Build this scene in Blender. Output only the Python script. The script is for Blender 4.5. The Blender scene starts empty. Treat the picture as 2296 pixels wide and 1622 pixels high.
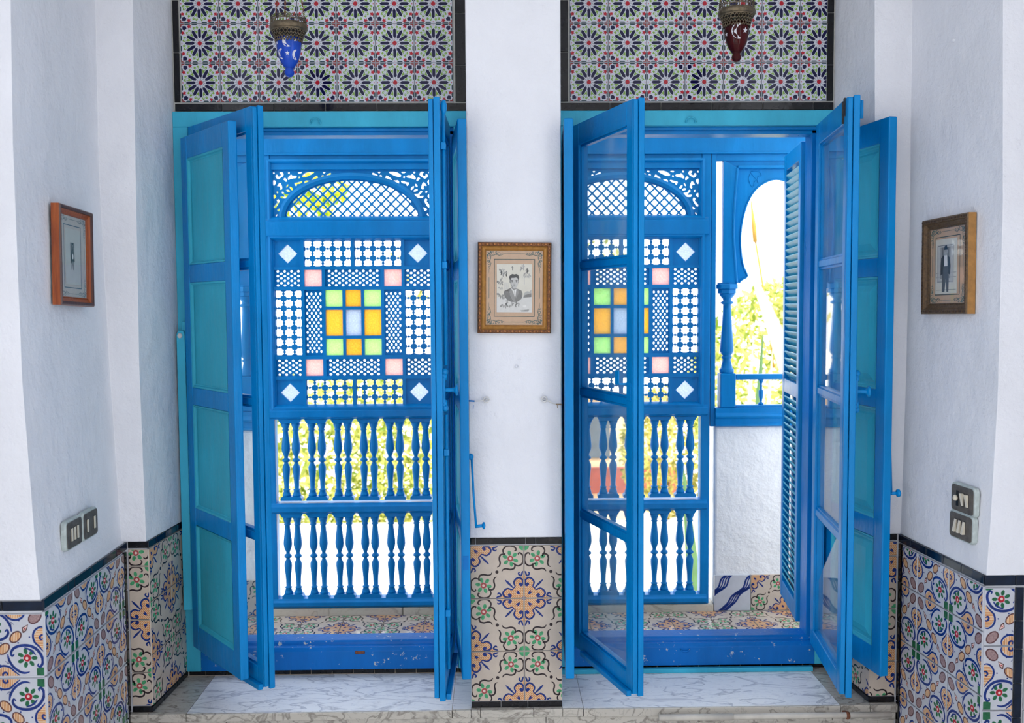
import bpy, bmesh, math, random
from math import sin, cos, pi, sqrt, atan2
from mathutils import Vector, Matrix
from mathutils.geometry import delaunay_2d_cdt

random.seed(7)
S = bpy.context.scene
COL = S.collection
E = 1.80            # eye height above the room floor; builders below use heights relative to the eye

# ------------------------------------------------------------------ camera
F_PX, PITCH, ROLL, YAW, CAMX, DIST = 2153.12, .0583, .006, .0176, -.0367, 3.8
def cam_rot():
    cy, sy, cp, sp, cr, sr = cos(YAW), sin(YAW), cos(PITCH), sin(PITCH), cos(ROLL), sin(ROLL)
    ry = Matrix(((cy, -sy, 0), (sy, cy, 0), (0, 0, 1)))
    rp = Matrix(((1, 0, 0), (0, cp, -sp), (0, sp, cp)))
    rr = Matrix(((cr, 0, -sr), (0, 1, 0), (sr, 0, cr)))
    return rr @ rp @ ry
M3 = cam_rot()
cam = bpy.data.cameras.new('camera')
cam.sensor_width = 36.0
cam.lens = F_PX / 2296 * 36.0
cam.clip_start = .05
cam.clip_end = 300
cam.dof.use_dof = True
cam.dof.focus_distance = 3.55
cam.dof.aperture_fstop = 3.2
camo = bpy.data.objects.new('camera', cam)
COL.objects.link(camo)
r, f, u = M3[0], M3[1], M3[2]
camo.matrix_world = Matrix(((r[0], u[0], -f[0], CAMX), (r[1], u[1], -f[1], -DIST), (r[2], u[2], -f[2], E), (0, 0, 0, 1)))
S.camera = camo

# ------------------------------------------------------------------ sky, sun, exposure
W = bpy.data.worlds.new('sky'); S.world = W; W.use_nodes = True
bg = W.node_tree.nodes['Background']
bg.inputs[0].default_value = (.89, .945, 1.0, 1)
bg.inputs[1].default_value = 3.5
sun = bpy.data.lights.new('sun', 'SUN'); sun.energy = 11; sun.angle = .009; sun.color = (1, .95, .86)
suno = bpy.data.objects.new('sun', sun); COL.objects.link(suno)
suno.location = (4, -8, 12)
suno.rotation_euler = Vector((-.22, .50, -.86)).to_track_quat('-Z', 'Y').to_euler()
V = S.view_settings
V.view_transform = 'Standard'; V.look = 'None'; V.gamma = 1; V.use_curve_mapping = False
V.exposure = -0.22
S.cycles.use_denoising = True
S.cycles.max_bounces = 10
S.cycles.transparent_max_bounces = 24
S.cycles.sample_clamp_indirect = 6

# ------------------------------------------------------------------ materials
MATS = {}
def srgb(r, g, b):
    def c(v):
        v /= 255.0
        return v / 12.92 if v <= .04045 else ((v + .055) / 1.055) ** 2.4
    return (c(r), c(g), c(b), 1)
def newmat(name):
    m = bpy.data.materials.new(name); m.use_nodes = True
    nt = m.node_tree
    b = nt.nodes['Principled BSDF']
    MATS[name] = m
    return m, nt, b
def N(nt, typ, **kw):
    n = nt.nodes.new(typ)
    for k, v in kw.items():
        setattr(n, k, v)
    return n
def noise(nt, scale, detail=3, rough=.5, vec=None, coord='Object', stretch=None):
    tc = N(nt, 'ShaderNodeTexCoord')
    n = N(nt, 'ShaderNodeTexNoise'); n.inputs['Scale'].default_value = scale
    n.inputs['Detail'].default_value = detail; n.inputs['Roughness'].default_value = rough
    if stretch:
        mp = N(nt, 'ShaderNodeMapping'); mp.inputs['Scale'].default_value = stretch
        nt.links.new(tc.outputs[coord], mp.inputs[0]); nt.links.new(mp.outputs[0], n.inputs['Vector'])
    else:
        nt.links.new(tc.outputs[coord], n.inputs['Vector'])
    return n
def ramp(nt, src, stops):
    r = N(nt, 'ShaderNodeValToRGB')
    el = r.color_ramp.elements
    while len(el) < len(stops): el.new(.5)
    for e, (p, c) in zip(el, stops):
        e.position = p; e.color = c if len(c) == 4 else (*c, 1)
    nt.links.new(src, r.inputs[0])
    return r
def mix(nt, fac, a, b):
    m = N(nt, 'ShaderNodeMix', data_type='RGBA')
    for sock, v in ((m.inputs['Factor'], fac), (m.inputs[6], a), (m.inputs[7], b)):
        if isinstance(v, (int, float)): sock.default_value = v
        elif isinstance(v, tuple): sock.default_value = v
        else: nt.links.new(v, sock)
    return m.outputs[2]
def bump(nt, b, h, strength, dist=.01, prev=None):
    n = N(nt, 'ShaderNodeBump'); n.inputs['Strength'].default_value = strength; n.inputs['Distance'].default_value = dist
    nt.links.new(h, n.inputs['Height'])
    if prev: nt.links.new(prev, n.inputs['Normal'])
    nt.links.new(n.outputs[0], b.inputs['Normal'])
    return n.outputs[0]
def shade(c, k): return (min(1, c[0] * k), min(1, c[1] * k), min(1, c[2] * k), 1)

def plain(name, col, rough=.5, metal=0, var=.0, scale=30, bstr=0, bscale=200):
    m, nt, b = newmat(name)
    b.inputs['Roughness'].default_value = rough; b.inputs['Metallic'].default_value = metal
    if var:
        n = noise(nt, scale, 4)
        rp = ramp(nt, n.outputs['Fac'], [(.3, shade(col, 1 - var)), (.7, shade(col, 1 + var))])
        nt.links.new(rp.outputs[0], b.inputs['Base Color'])
    else:
        b.inputs['Base Color'].default_value = col
    if bstr:
        bump(nt, b, noise(nt, bscale, 3).outputs['Fac'], bstr, .004)
    return m
def paint(name, col, rough=.32, chips=.0, alt=None):
    m, nt, b = newmat(name)
    n = noise(nt, 5, 5, .6, stretch=(1, 1, .35))
    b.inputs['Specular IOR Level'].default_value = .22
    c = ramp(nt, n.outputs['Fac'], [(.3, shade(col, .82)), (.52, col), (.75, alt or shade(col, 1.2))]).outputs[0]
    if chips:
        k = noise(nt, 26, 6, .75)
        kr = ramp(nt, k.outputs['Fac'], [(.70 - chips, (0, 0, 0, 1)), (.715 - chips, (1, 1, 1, 1))])
        c = mix(nt, kr.outputs[0], c, srgb(196, 200, 196))
    nt.links.new(c, b.inputs['Base Color'])
    rr = ramp(nt, n.outputs['Fac'], [(.2, (rough * .8,) * 3), (.8, (rough * 1.35,) * 3)])
    nt.links.new(rr.outputs[0], b.inputs['Roughness'])
    f = noise(nt, 60, 4, .6, stretch=(1, 1, .15))
    p = bump(nt, b, f.outputs['Fac'], .35, .004)
    bump(nt, b, noise(nt, 9, 4).outputs['Fac'], .25, .012, p)
    return m
paint('blue', srgb(0, 130, 200), .30)
paint('blue_dark', srgb(0, 112, 190), .30)
paint('blue_chipped', srgb(0, 108, 190), .34, chips=.07)
paint('teal', srgb(64, 180, 212), .38, chips=.0)
paint('teal_panel', srgb(52, 170, 198), .40)
paint('screen_blue', srgb(0, 124, 194), .34)
def plaster(name, col, bs=.5):
    m, nt, b = newmat(name)
    n = noise(nt, 2.2, 5, .6)
    c = ramp(nt, n.outputs['Fac'], [(.28, shade(col, .93)), (.55, col), (.8, shade(col, 1.05))]).outputs[0]
    nt.links.new(c, b.inputs['Base Color'])
    b.inputs['Roughness'].default_value = .62
    p = bump(nt, b, noise(nt, 7, 6, .62).outputs['Fac'], bs, .03)
    p = bump(nt, b, noise(nt, 45, 5, .6).outputs['Fac'], bs * .5, .006, p)
    k = noise(nt, 14, 8, .7)
    kr = ramp(nt, k.outputs['Fac'], [(.66, (0, 0, 0, 1)), (.70, (1, 1, 1, 1))])
    bump(nt, b, kr.outputs[0], .35, .004, p)
    return m
plaster('plaster', srgb(229, 230, 236))
plaster('plaster_out', srgb(236, 236, 238), .7)
plain('grout', srgb(196, 182, 164), .85, var=.12, scale=60, bstr=.3)
plain('grout_white', srgb(205, 205, 200), .8, var=.08, scale=60)
def glaze(name, col, var=.07, rough=.16, scale=22):
    m, nt, b = newmat(name)
    n = noise(nt, scale, 5, .65)
    c = ramp(nt, n.outputs['Fac'], [(.3, shade(col, 1 - var)), (.7, shade(col, 1 + var))]).outputs[0]
    nt.links.new(c, b.inputs['Base Color'])
    b.inputs['Roughness'].default_value = rough
    b.inputs['Specular IOR Level'].default_value = .32
    bump(nt, b, noise(nt, 14, 3).outputs['Fac'], .12, .01)
    return m
glaze('t_cream', srgb(194, 180, 166), .07)
glaze('t_white', srgb(192, 194, 202), .06)
glaze('t_pale', srgb(200, 202, 212), .03, .12)
glaze('t_black', srgb(20, 20, 24), .4, .10)
glaze('t_navyblack', srgb(10, 24, 44), .5, .14)
glaze('t_blue', srgb(20, 46, 116), .35, .16, 60)
glaze('t_navy', srgb(14, 14, 58), .2, .12, 60)
glaze('t_ochre', srgb(222, 196, 162), .10, .16, 60)
glaze('t_orange', srgb(190, 112, 42), .22, .16, 80)
glaze('t_green', srgb(70, 150, 104), .4, .16, 60)
glaze('t_deepgreen', srgb(32, 96, 62), .4, .16, 60)
glaze('t_grass', srgb(124, 162, 66), .12, .14, 60)
glaze('t_rose', srgb(160, 74, 74), .2, .16, 60)
glaze('t_red', srgb(168, 28, 44), .15, .14, 60)
glaze('t_pink', srgb(226, 196, 188), .06, .16)
glaze('t_line', srgb(44, 34, 38), .4, .18, 60)
glaze('t_brown', srgb(92, 60, 62), .3, .18, 60)
glaze('t_seed', srgb(150, 124, 124), .35, .18, 220)
glaze('t_brick', srgb(128, 40, 36), .15, .14, 60)
glaze('t_darkgreen', srgb(20, 52, 60), .2, .14, 60)
def marble(name, base, vein, sc=1.0):
    m, nt, b = newmat(name)
    tc = N(nt, 'ShaderNodeTexCoord')
    mp = N(nt, 'ShaderNodeMapping'); mp.inputs['Rotation'].default_value = (0, 0, .55); mp.inputs['Scale'].default_value = (1.6 * sc, 4.6 * sc, 3)
    nt.links.new(tc.outputs['Object'], mp.inputs[0])
    n1 = N(nt, 'ShaderNodeTexNoise'); n1.inputs['Scale'].default_value = 2.4; n1.inputs['Detail'].default_value = 6; n1.inputs['Distortion'].default_value = 1.1
    nt.links.new(mp.outputs[0], n1.inputs['Vector'])
    v = ramp(nt, n1.outputs['Fac'], [(.475, (0, 0, 0)), (.497, (1, 1, 1)), (.505, (.7, .7, .7)), (.535, (0, 0, 0))]).outputs[0]
    n2 = N(nt, 'ShaderNodeTexNoise'); n2.inputs['Scale'].default_value = 5.5; n2.inputs['Detail'].default_value = 8; n2.inputs['Distortion'].default_value = 1.6
    nt.links.new(mp.outputs[0], n2.inputs['Vector'])
    v2 = ramp(nt, n2.outputs['Fac'], [(.48, (0, 0, 0)), (.50, (.55, .55, .55)), (.53, (0, 0, 0))]).outputs[0]
    c = mix(nt, v, base, vein); c = mix(nt, v2, c, shade(vein, 1.25))
    n3 = noise(nt, 6, 5, .6)
    k = ramp(nt, n3.outputs['Fac'], [(.56, (0, 0, 0)), (.85, (.4, .4, .4))]).outputs[0]
    c = mix(nt, k, c, srgb(190, 180, 172))
    nt.links.new(c, b.inputs['Base Color'])
    b.inputs['Roughness'].default_value = .24
    b.inputs['Specular IOR Level'].default_value = .5
    bump(nt, b, n3.outputs['Fac'], .1, .004)
    return m
marble('marble', srgb(248, 247, 246), srgb(190, 190, 196))
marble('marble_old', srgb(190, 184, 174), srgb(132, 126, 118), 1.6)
marble('marble_warm', srgb(214, 204, 186), srgb(180, 168, 150), 1.2)
def glass_clear(name, tint=(.93, .96, .97, 1), dust=.05, refl=.85):
    m, nt, b = newmat(name)
    out = nt.nodes['Material Output']; nt.nodes.remove(b)
    t = N(nt, 'ShaderNodeBsdfTransparent'); t.inputs[0].default_value = tint
    g = N(nt, 'ShaderNodeBsdfGlossy'); g.inputs['Roughness'].default_value = .015
    lw = N(nt, 'ShaderNodeLayerWeight'); lw.inputs[0].default_value = .5
    pw = N(nt, 'ShaderNodeMath', operation='POWER'); pw.inputs[1].default_value = 4.0; nt.links.new(lw.outputs['Facing'], pw.inputs[0])
    fr = N(nt, 'ShaderNodeMath', operation='MULTIPLY_ADD'); fr.inputs[1].default_value = refl; fr.inputs[2].default_value = .035; nt.links.new(pw.outputs[0], fr.inputs[0])
    a = N(nt, 'ShaderNodeMixShader')
    nt.links.new(fr.outputs[0], a.inputs[0]); nt.links.new(t.outputs[0], a.inputs[1]); nt.links.new(g.outputs[0], a.inputs[2])
    d = N(nt, 'ShaderNodeBsdfDiffuse'); d.inputs[0].default_value = (.85, .88, .9, 1)
    n = noise(nt, 7, 7, .75, stretch=(1, 1, .5))
    rp = ramp(nt, n.outputs['Fac'], [(.42, (dust * .3,) * 3), (.75, (dust * 3.2,) * 3)])
    a2 = N(nt, 'ShaderNodeMixShader')
    nt.links.new(rp.outputs[0], a2.inputs[0]); nt.links.new(a.outputs[0], a2.inputs[1]); nt.links.new(d.outputs[0], a2.inputs[2])
    nt.links.new(a2.outputs[0], out.inputs[0])
    return m
glass_clear('glass', dust=.05)
glass_clear('glass_picture', (.985, .985, .985, 1), .002, .3)
def glass_color(name, col, tr=.35, scale=120):
    col = tuple(v ** .5 for v in col[:3]) + (1,)
    m, nt, b = newmat(name)
    out = nt.nodes['Material Output']; nt.nodes.remove(b)
    tc = N(nt, 'ShaderNodeTexCoord')
    vo = N(nt, 'ShaderNodeTexVoronoi'); vo.inputs['Scale'].default_value = scale
    nt.links.new(tc.outputs['Object'], vo.inputs['Vector'])
    c = ramp(nt, vo.outputs['Distance'], [(.0, shade(col, 1.06)), (.6, shade(col, .86))]).outputs[0]
    t = N(nt, 'ShaderNodeBsdfTranslucent'); nt.links.new(c, t.inputs[0])
    x = N(nt, 'ShaderNodeBsdfTransparent'); nt.links.new(c, x.inputs[0])
    g = N(nt, 'ShaderNodeBsdfGlossy'); g.inputs['Roughness'].default_value = .12
    bm = N(nt, 'ShaderNodeBump'); bm.inputs['Strength'].default_value = .5; bm.inputs['Distance'].default_value = .004
    nt.links.new(vo.outputs['Distance'], bm.inputs['Height'])
    nt.links.new(bm.outputs[0], g.inputs['Normal']); nt.links.new(bm.outputs[0], t.inputs['Normal'])
    a = N(nt, 'ShaderNodeMixShader'); a.inputs[0].default_value = tr
    nt.links.new(t.outputs[0], a.inputs[1]); nt.links.new(x.outputs[0], a.inputs[2])
    a2 = N(nt, 'ShaderNodeMixShader'); a2.inputs[0].default_value = .05
    nt.links.new(a.outputs[0], a2.inputs[1]); nt.links.new(g.outputs[0], a2.inputs[2])
    nt.links.new(a2.outputs[0], out.inputs[0])
    return m
glass_color('glass_orange', srgb(244, 174, 44))
glass_color('glass_orange_deep', srgb(242, 168, 40))
glass_color('glass_green', srgb(178, 240, 136))
glass_color('glass_white', srgb(168, 184, 216), .15)
glass_color('glass_pink', srgb(240, 176, 176))
def lamp_glass(name, col, deep):
    m, nt, b = newmat(name)
    b.inputs['Base Color'].default_value = col
    b.inputs['Roughness'].default_value = .06
    b.inputs['Transmission Weight'].default_value = .55
    b.inputs['IOR'].default_value = 1.25
    n = noise(nt, 16, 3, stretch=(1, 1, .2))
    c = ramp(nt, n.outputs['Fac'], [(.3, deep), (.7, col)]).outputs[0]
    nt.links.new(c, b.inputs['Base Color'])
    return m
lamp_glass('lamp_blue', srgb(50, 110, 236), srgb(16, 52, 196))
lamp_glass('lamp_red', srgb(96, 24, 28), srgb(40, 10, 18))
plain('frosted', srgb(206, 206, 214), .5, var=.05)
plain('bronze', srgb(104, 92, 74), .36, .75, var=.3, scale=90, bstr=.4)
plain('chain_rust', srgb(132, 84, 56), .55, .6, var=.3, scale=90)
plain('iron_dark', srgb(46, 46, 50), .5, .4, var=.3, scale=80)
plain('rust', srgb(112, 66, 44), .8, 0, var=.4, scale=90)
plain('wire_white', srgb(214, 212, 210), .5)
plain('string', srgb(150, 130, 108), .8)
def wood(name, a, c2, rough=.35, sc=(30, 30, 2)):
    m, nt, b = newmat(name)
    n = noise(nt, 4, 6, .65, stretch=sc)
    c = ramp(nt, n.outputs['Fac'], [(.3, a), (.7, c2)]).outputs[0]
    nt.links.new(c, b.inputs['Base Color']); b.inputs['Roughness'].default_value = rough
    bump(nt, b, n.outputs['Fac'], .2, .003)
    return m
wood('wood_red', srgb(120, 52, 24), srgb(176, 92, 40))
wood('wood_dark', srgb(66, 36, 30), srgb(100, 58, 46))
plain('gold', srgb(160, 112, 48), .42, .35, var=.18, scale=70, bstr=.3)
plain('gold_side', srgb(164, 118, 62), .55, .1, var=.2, scale=60)
plain('gold_carved', srgb(112, 68, 34), .42, .3, var=.45, scale=160, bstr=.6)
plain('gold_bead', srgb(168, 110, 62), .36, .35, var=.3, scale=160)
plain('frame_aged', srgb(96, 74, 50), .5, .25, var=.35, scale=120, bstr=.5)
plain('frame_carved', srgb(74, 54, 42), .55, .2, var=.45, scale=200, bstr=.7)
plain('fleck', srgb(226, 224, 220), .7)
plain('mat_tan', srgb(196, 164, 134), .8, var=.05, scale=40)
plain('mat_grey', srgb(196, 190, 184), .8, var=.06, scale=40)
plain('ink_green', srgb(74, 98, 92), .8)
plain('ink_line', srgb(28, 66, 62), .8)
plain('ink_grey', srgb(128, 132, 134), .8)
plain('ink_blue', srgb(66, 92, 112), .8)
for i, g in enumerate((34, 58, 86, 112, 138, 164, 188, 208, 224)):
    plain('g%d' % i, srgb(g + 3, g + 2, g - 2), .6, var=.04, scale=80)
plain('photo_cream', srgb(214, 210, 196), .5, var=.05, scale=25)
plain('photo_fade', srgb(196, 198, 192), .5, var=.05, scale=25)
plain('bakelite', srgb(88, 82, 76), .5, 0, var=.35, scale=45, bstr=.2)
plain('bakelite_paint', srgb(178, 188, 186), .55, 0, var=.15, scale=60, bstr=.3)
plain('ivory', srgb(216, 208, 190), .4, var=.05)
plain('black', srgb(14, 14, 16), .6)
plain('pipe_white', srgb(196, 190, 180), .45, var=.1, scale=20)
plain('paving_pale', srgb(226, 220, 206), .85, var=.06, scale=3)
plain('room_floor', srgb(232, 228, 222), .5, var=.1, scale=4)
plain('peach', srgb(232, 196, 160), .8, var=.06, scale=4)
plain('redwood', srgb(150, 72, 54), .7, var=.2, scale=12)
plain('slate', srgb(92, 96, 104), .6, var=.2, scale=12)
plain('shade_cloth', srgb(240, 236, 226), .8)
def leafmat(name, c1, c2, tr=.5):
    m, nt, b = newmat(name)
    out = nt.nodes['Material Output']
    oi = N(nt, 'ShaderNodeNewGeometry')
    rp = ramp(nt, oi.outputs['Random Per Island'], [(.0, c1), (1.0, c2)])
    nt.links.new(rp.outputs[0], b.inputs['Base Color']); b.inputs['Roughness'].default_value = .45
    t = N(nt, 'ShaderNodeBsdfTranslucent'); nt.links.new(rp.outputs[0], t.inputs[0])
    a = N(nt, 'ShaderNodeMixShader'); a.inputs[0].default_value = tr
    nt.links.new(b.outputs[0], a.inputs[1]); nt.links.new(t.outputs[0], a.inputs[2]); nt.links.new(a.outputs[0], out.inputs[0])
    return m
leafmat('leaf', srgb(104, 132, 34), srgb(250, 244, 150))  # light end of the range holds blown sun highlights as leaf colour
leafmat('leaf_lime', srgb(116, 156, 16), srgb(212, 214, 60))
leafmat('leaf_olive', srgb(112, 118, 40), srgb(226, 214, 130))
plain('agave', srgb(70, 104, 58), .5, var=.15, scale=8)
plain('agave_overexposed', srgb(214, 208, 150), .6, var=.1, scale=8)  # lit copy of the agave green: overexposed sunlight put into the colour
plain('bark', srgb(110, 92, 70), .9, var=.25, scale=20)
plain('stalk', srgb(168, 128, 48), .7, var=.1, scale=20)

# ------------------------------------------------------------------ mesh helpers
class G:
    def __init__(s): s.v = []; s.f = []; s.m = []; s.sm = []
    def add(s, vs, fs, mi=0, smooth=False):
        b = len(s.v); s.v += [tuple(p) for p in vs]
        for q in fs: s.f.append([i + b for i in q]); s.m.append(mi); s.sm.append(smooth)
        return s
    def box(s, x0, x1, y0, y1, z0, z1, mi=0):
        return s.add([(x0, y0, z0), (x1, y0, z0), (x1, y1, z0), (x0, y1, z0), (x0, y0, z1), (x1, y0, z1), (x1, y1, z1), (x0, y1, z1)],
                     [(3, 2, 1, 0), (4, 5, 6, 7), (0, 1, 5, 4), (1, 2, 6, 5), (2, 3, 7, 6), (3, 0, 4, 7)], mi)
    def ring_loft(s, rings, mi=0, smooth=False, cap=True, closed=False):
        n = len(rings[0]); vs = [p for r_ in rings for p in r_]; fs = []
        m = len(rings)
        for k in range(m if closed else m - 1):
            for i in range(n):
                j = (i + 1) % n; k2 = (k + 1) % m
                fs.append((k * n + i, k * n + j, k2 * n + j, k2 * n + i))
        if cap and not closed:
            fs.append(tuple(reversed(range(n)))); fs.append(tuple(range((m - 1) * n, m * n)))
        return s.add(vs, fs, mi, smooth)
    def lathe(s, prof, seg=12, c=(0, 0, 0), mi=0, axis='z', smooth=True, cap=True):
        rings = []
        for r_, h in prof:
            ring = []
            for k in range(seg):
                a = 2 * pi * k / seg; x, y = r_ * cos(a), r_ * sin(a)
                p = {'z': (x, y, h), 'y': (x, h, -y), 'x': (h, x, y)}[axis]
                ring.append((p[0] + c[0], p[1] + c[1], p[2] + c[2]))
            rings.append(ring)
        return s.ring_loft(rings, mi, smooth, cap)
    def tube(s, pts, rad, seg=6, mi=0, closed=False, smooth=True):
        P = [Vector(p) for p in pts]; rings = []; n = len(P)
        up = Vector((0, 0, 1))
        for i, p in enumerate(P):
            if closed: t = P[(i + 1) % n] - P[i - 1]
            else: t = P[min(i + 1, n - 1)] - P[max(i - 1, 0)]
            t.normalize()
            a = up if abs(t.dot(up)) < .93 else Vector((0, 1, 0))
            x = t.cross(a).normalized(); y = t.cross(x).normalized()
            rr = rad[i] if isinstance(rad, (list, tuple)) else rad
            rings.append([tuple(p + x * rr * cos(2 * pi * k / seg) + y * rr * sin(2 * pi * k / seg)) for k in range(seg)])
        return s.ring_loft(rings, mi, smooth, True, closed)
    def sphere(s, c, r_, seg=8, rings=5, mi=0, sc=(1, 1, 1)):
        R = []
        for i in range(rings + 1):
            a = -pi / 2 + pi * i / rings; rr = max(cos(a), .02)
            R.append([(c[0] + r_ * sc[0] * rr * cos(2 * pi * k / seg), c[1] + r_ * sc[1] * rr * sin(2 * pi * k / seg), c[2] + r_ * sc[2] * sin(a)) for k in range(seg)])
        return s.ring_loft(R, mi, True)
    def extrude(s, poly, d0, d1, plane='xz', mi=0):
        # polygon in the plane, extruded along the third axis from d0 to d1
        def P(a, b, d): return {'xz': (a, d, b), 'xy': (a, b, d), 'yz': (d, a, b)}[plane]
        n = len(poly)
        vs = [P(a, b, d0) for a, b in poly] + [P(a, b, d1) for a, b in poly]
        fs = [tuple(range(n)), tuple(reversed(range(n, 2 * n)))] + [(i, i + n, (i + 1) % n + n, (i + 1) % n) for i in range(n)]
        return s.add(vs, fs, mi)
    def plate(s, outer, holes, y0, y1, mi=0):
        """flat board in the xz plane with real cut-out holes"""
        loops = [outer] + holes
        pts = []; edges = []
        for lp in loops:
            b = len(pts); n = len(lp); pts += [Vector(p) for p in lp]
            edges += [(b + i, b + (i + 1) % n) for i in range(n)]
        vo, _, fo, *_ = delaunay_2d_cdt(pts, edges, [], 0, 1e-6)
        boxes = [(min(p[0] for p in h), max(p[0] for p in h), min(p[1] for p in h), max(p[1] for p in h)) for h in holes]
        tri = []
        for q in fo:
            cx = sum(vo[i][0] for i in q) / len(q); cz = sum(vo[i][1] for i in q) / len(q)
            if not inside((cx, cz), outer): continue
            if any(b[0] <= cx <= b[1] and b[2] <= cz <= b[3] and inside((cx, cz), h) for h, b in zip(holes, boxes)): continue
            tri.append(tuple(q))
        n = len(vo)
        s.add([(p[0], y0, p[1]) for p in vo] + [(p[0], y1, p[1]) for p in vo], tri + [tuple(i + n for i in reversed(q)) for q in tri], mi)
        for lp in loops:
            n = len(lp)
            s.add([(p[0], y0, p[1]) for p in lp] + [(p[0], y1, p[1]) for p in lp], [(i, (i + 1) % n, (i + 1) % n + n, i + n) for i in range(n)], mi)
        return s
def inside(p, poly):
    x, y = p; c = False; n = len(poly); j = n - 1
    for i in range(n):
        xi, yi = poly[i][0], poly[i][1]; xj, yj = poly[j][0], poly[j][1]
        if (yi > y) != (yj > y) and x < (xj - xi) * (y - yi) / (yj - yi) + xi: c = not c
        j = i
    return c
def clip_rect(poly, x0, x1, y0, y1):
    for ax, lim, sg in ((0, x0, 1), (0, x1, -1), (1, y0, 1), (1, y1, -1)):
        out = []; n = len(poly)
        for i in range(n):
            a, b = poly[i], poly[(i + 1) % n]
            ia, ib = (a[ax] - lim) * sg >= 0, (b[ax] - lim) * sg >= 0
            if ia: out.append(a)
            if ia != ib:
                t = (lim - a[ax]) / (b[ax] - a[ax]); out.append((a[0] + (b[0] - a[0]) * t, a[1] + (b[1] - a[1]) * t))
        poly = out
        if len(poly) < 3: return []
    return poly

def mesh(name, g, mats, org=(0, 0, 0)):
    me = bpy.data.meshes.new(name)
    me.from_pydata([(p[0] - org[0], p[1] - org[1], p[2] - org[2]) for p in g.v], [], g.f)
    for m in (mats if isinstance(mats, (list, tuple)) else [mats]): me.materials.append(MATS[m])
    me.polygons.foreach_set('material_index', g.m)
    me.polygons.foreach_set('use_smooth', g.sm)
    me.update()
    return me
def obj(name, g, mats, parent=None, org=(0, 0, 0), loc=None, rot=None, bevel=0, me=None, **props):
    me = me or mesh(name, g, mats, org)
    o = bpy.data.objects.new(name, me); COL.objects.link(o)
    if parent: o.parent = parent
    if loc: o.location = loc
    if rot: o.rotation_euler = rot
    if bevel:
        b = o.modifiers.new('edge', 'BEVEL'); b.width = bevel; b.segments = 2; b.limit_method = 'ANGLE'; b.angle_limit = .7
    for k, v in props.items(): o[k] = v
    return o
def thing(name, label, cat, loc=(0, 0, 0), rotz=0, group=None):
    o = bpy.data.objects.new(name, None); COL.objects.link(o)
    o.empty_display_size = .1
    o.location = (loc[0], loc[1], loc[2] + E); o.rotation_euler = (0, 0, rotz)
    o['label'] = label; o['category'] = cat
    if group: o['group'] = group
    return o
def solo(name, g, mats, label, cat, org, group=None, bevel=0, rotz=0):
    o = obj(name, g, mats, None, org, (org[0], org[1], org[2] + E), (0, 0, rotz), bevel)
    o['label'] = label; o['category'] = cat
    if group: o['group'] = group
    return o
def struct(name, g, mats, parent=None, bevel=0, label=None):
    o = obj(name, g, mats, parent, bevel=bevel, loc=None if parent else (0, 0, E))
    if not parent:
        o['kind'] = 'structure'
        if label: o['label'] = label
    return o
def sempty(name, label=None):
    o = bpy.data.objects.new(name, None); COL.objects.link(o); o.location = (0, 0, E); o['kind'] = 'structure'
    if label: o['label'] = label
    return o
def copy_tree(o, parent=None):
    c = o.copy(); COL.objects.link(c)
    if parent: c.parent = parent
    for ch in [x for x in KIDS.get(o.name, [])]: copy_tree(ch, c)
    return c
KIDS = {}
def index_kids(root):
    KIDS.clear()
    for o in bpy.data.objects:
        if o.parent: KIDS.setdefault(o.parent.name, []).append(o)

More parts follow.
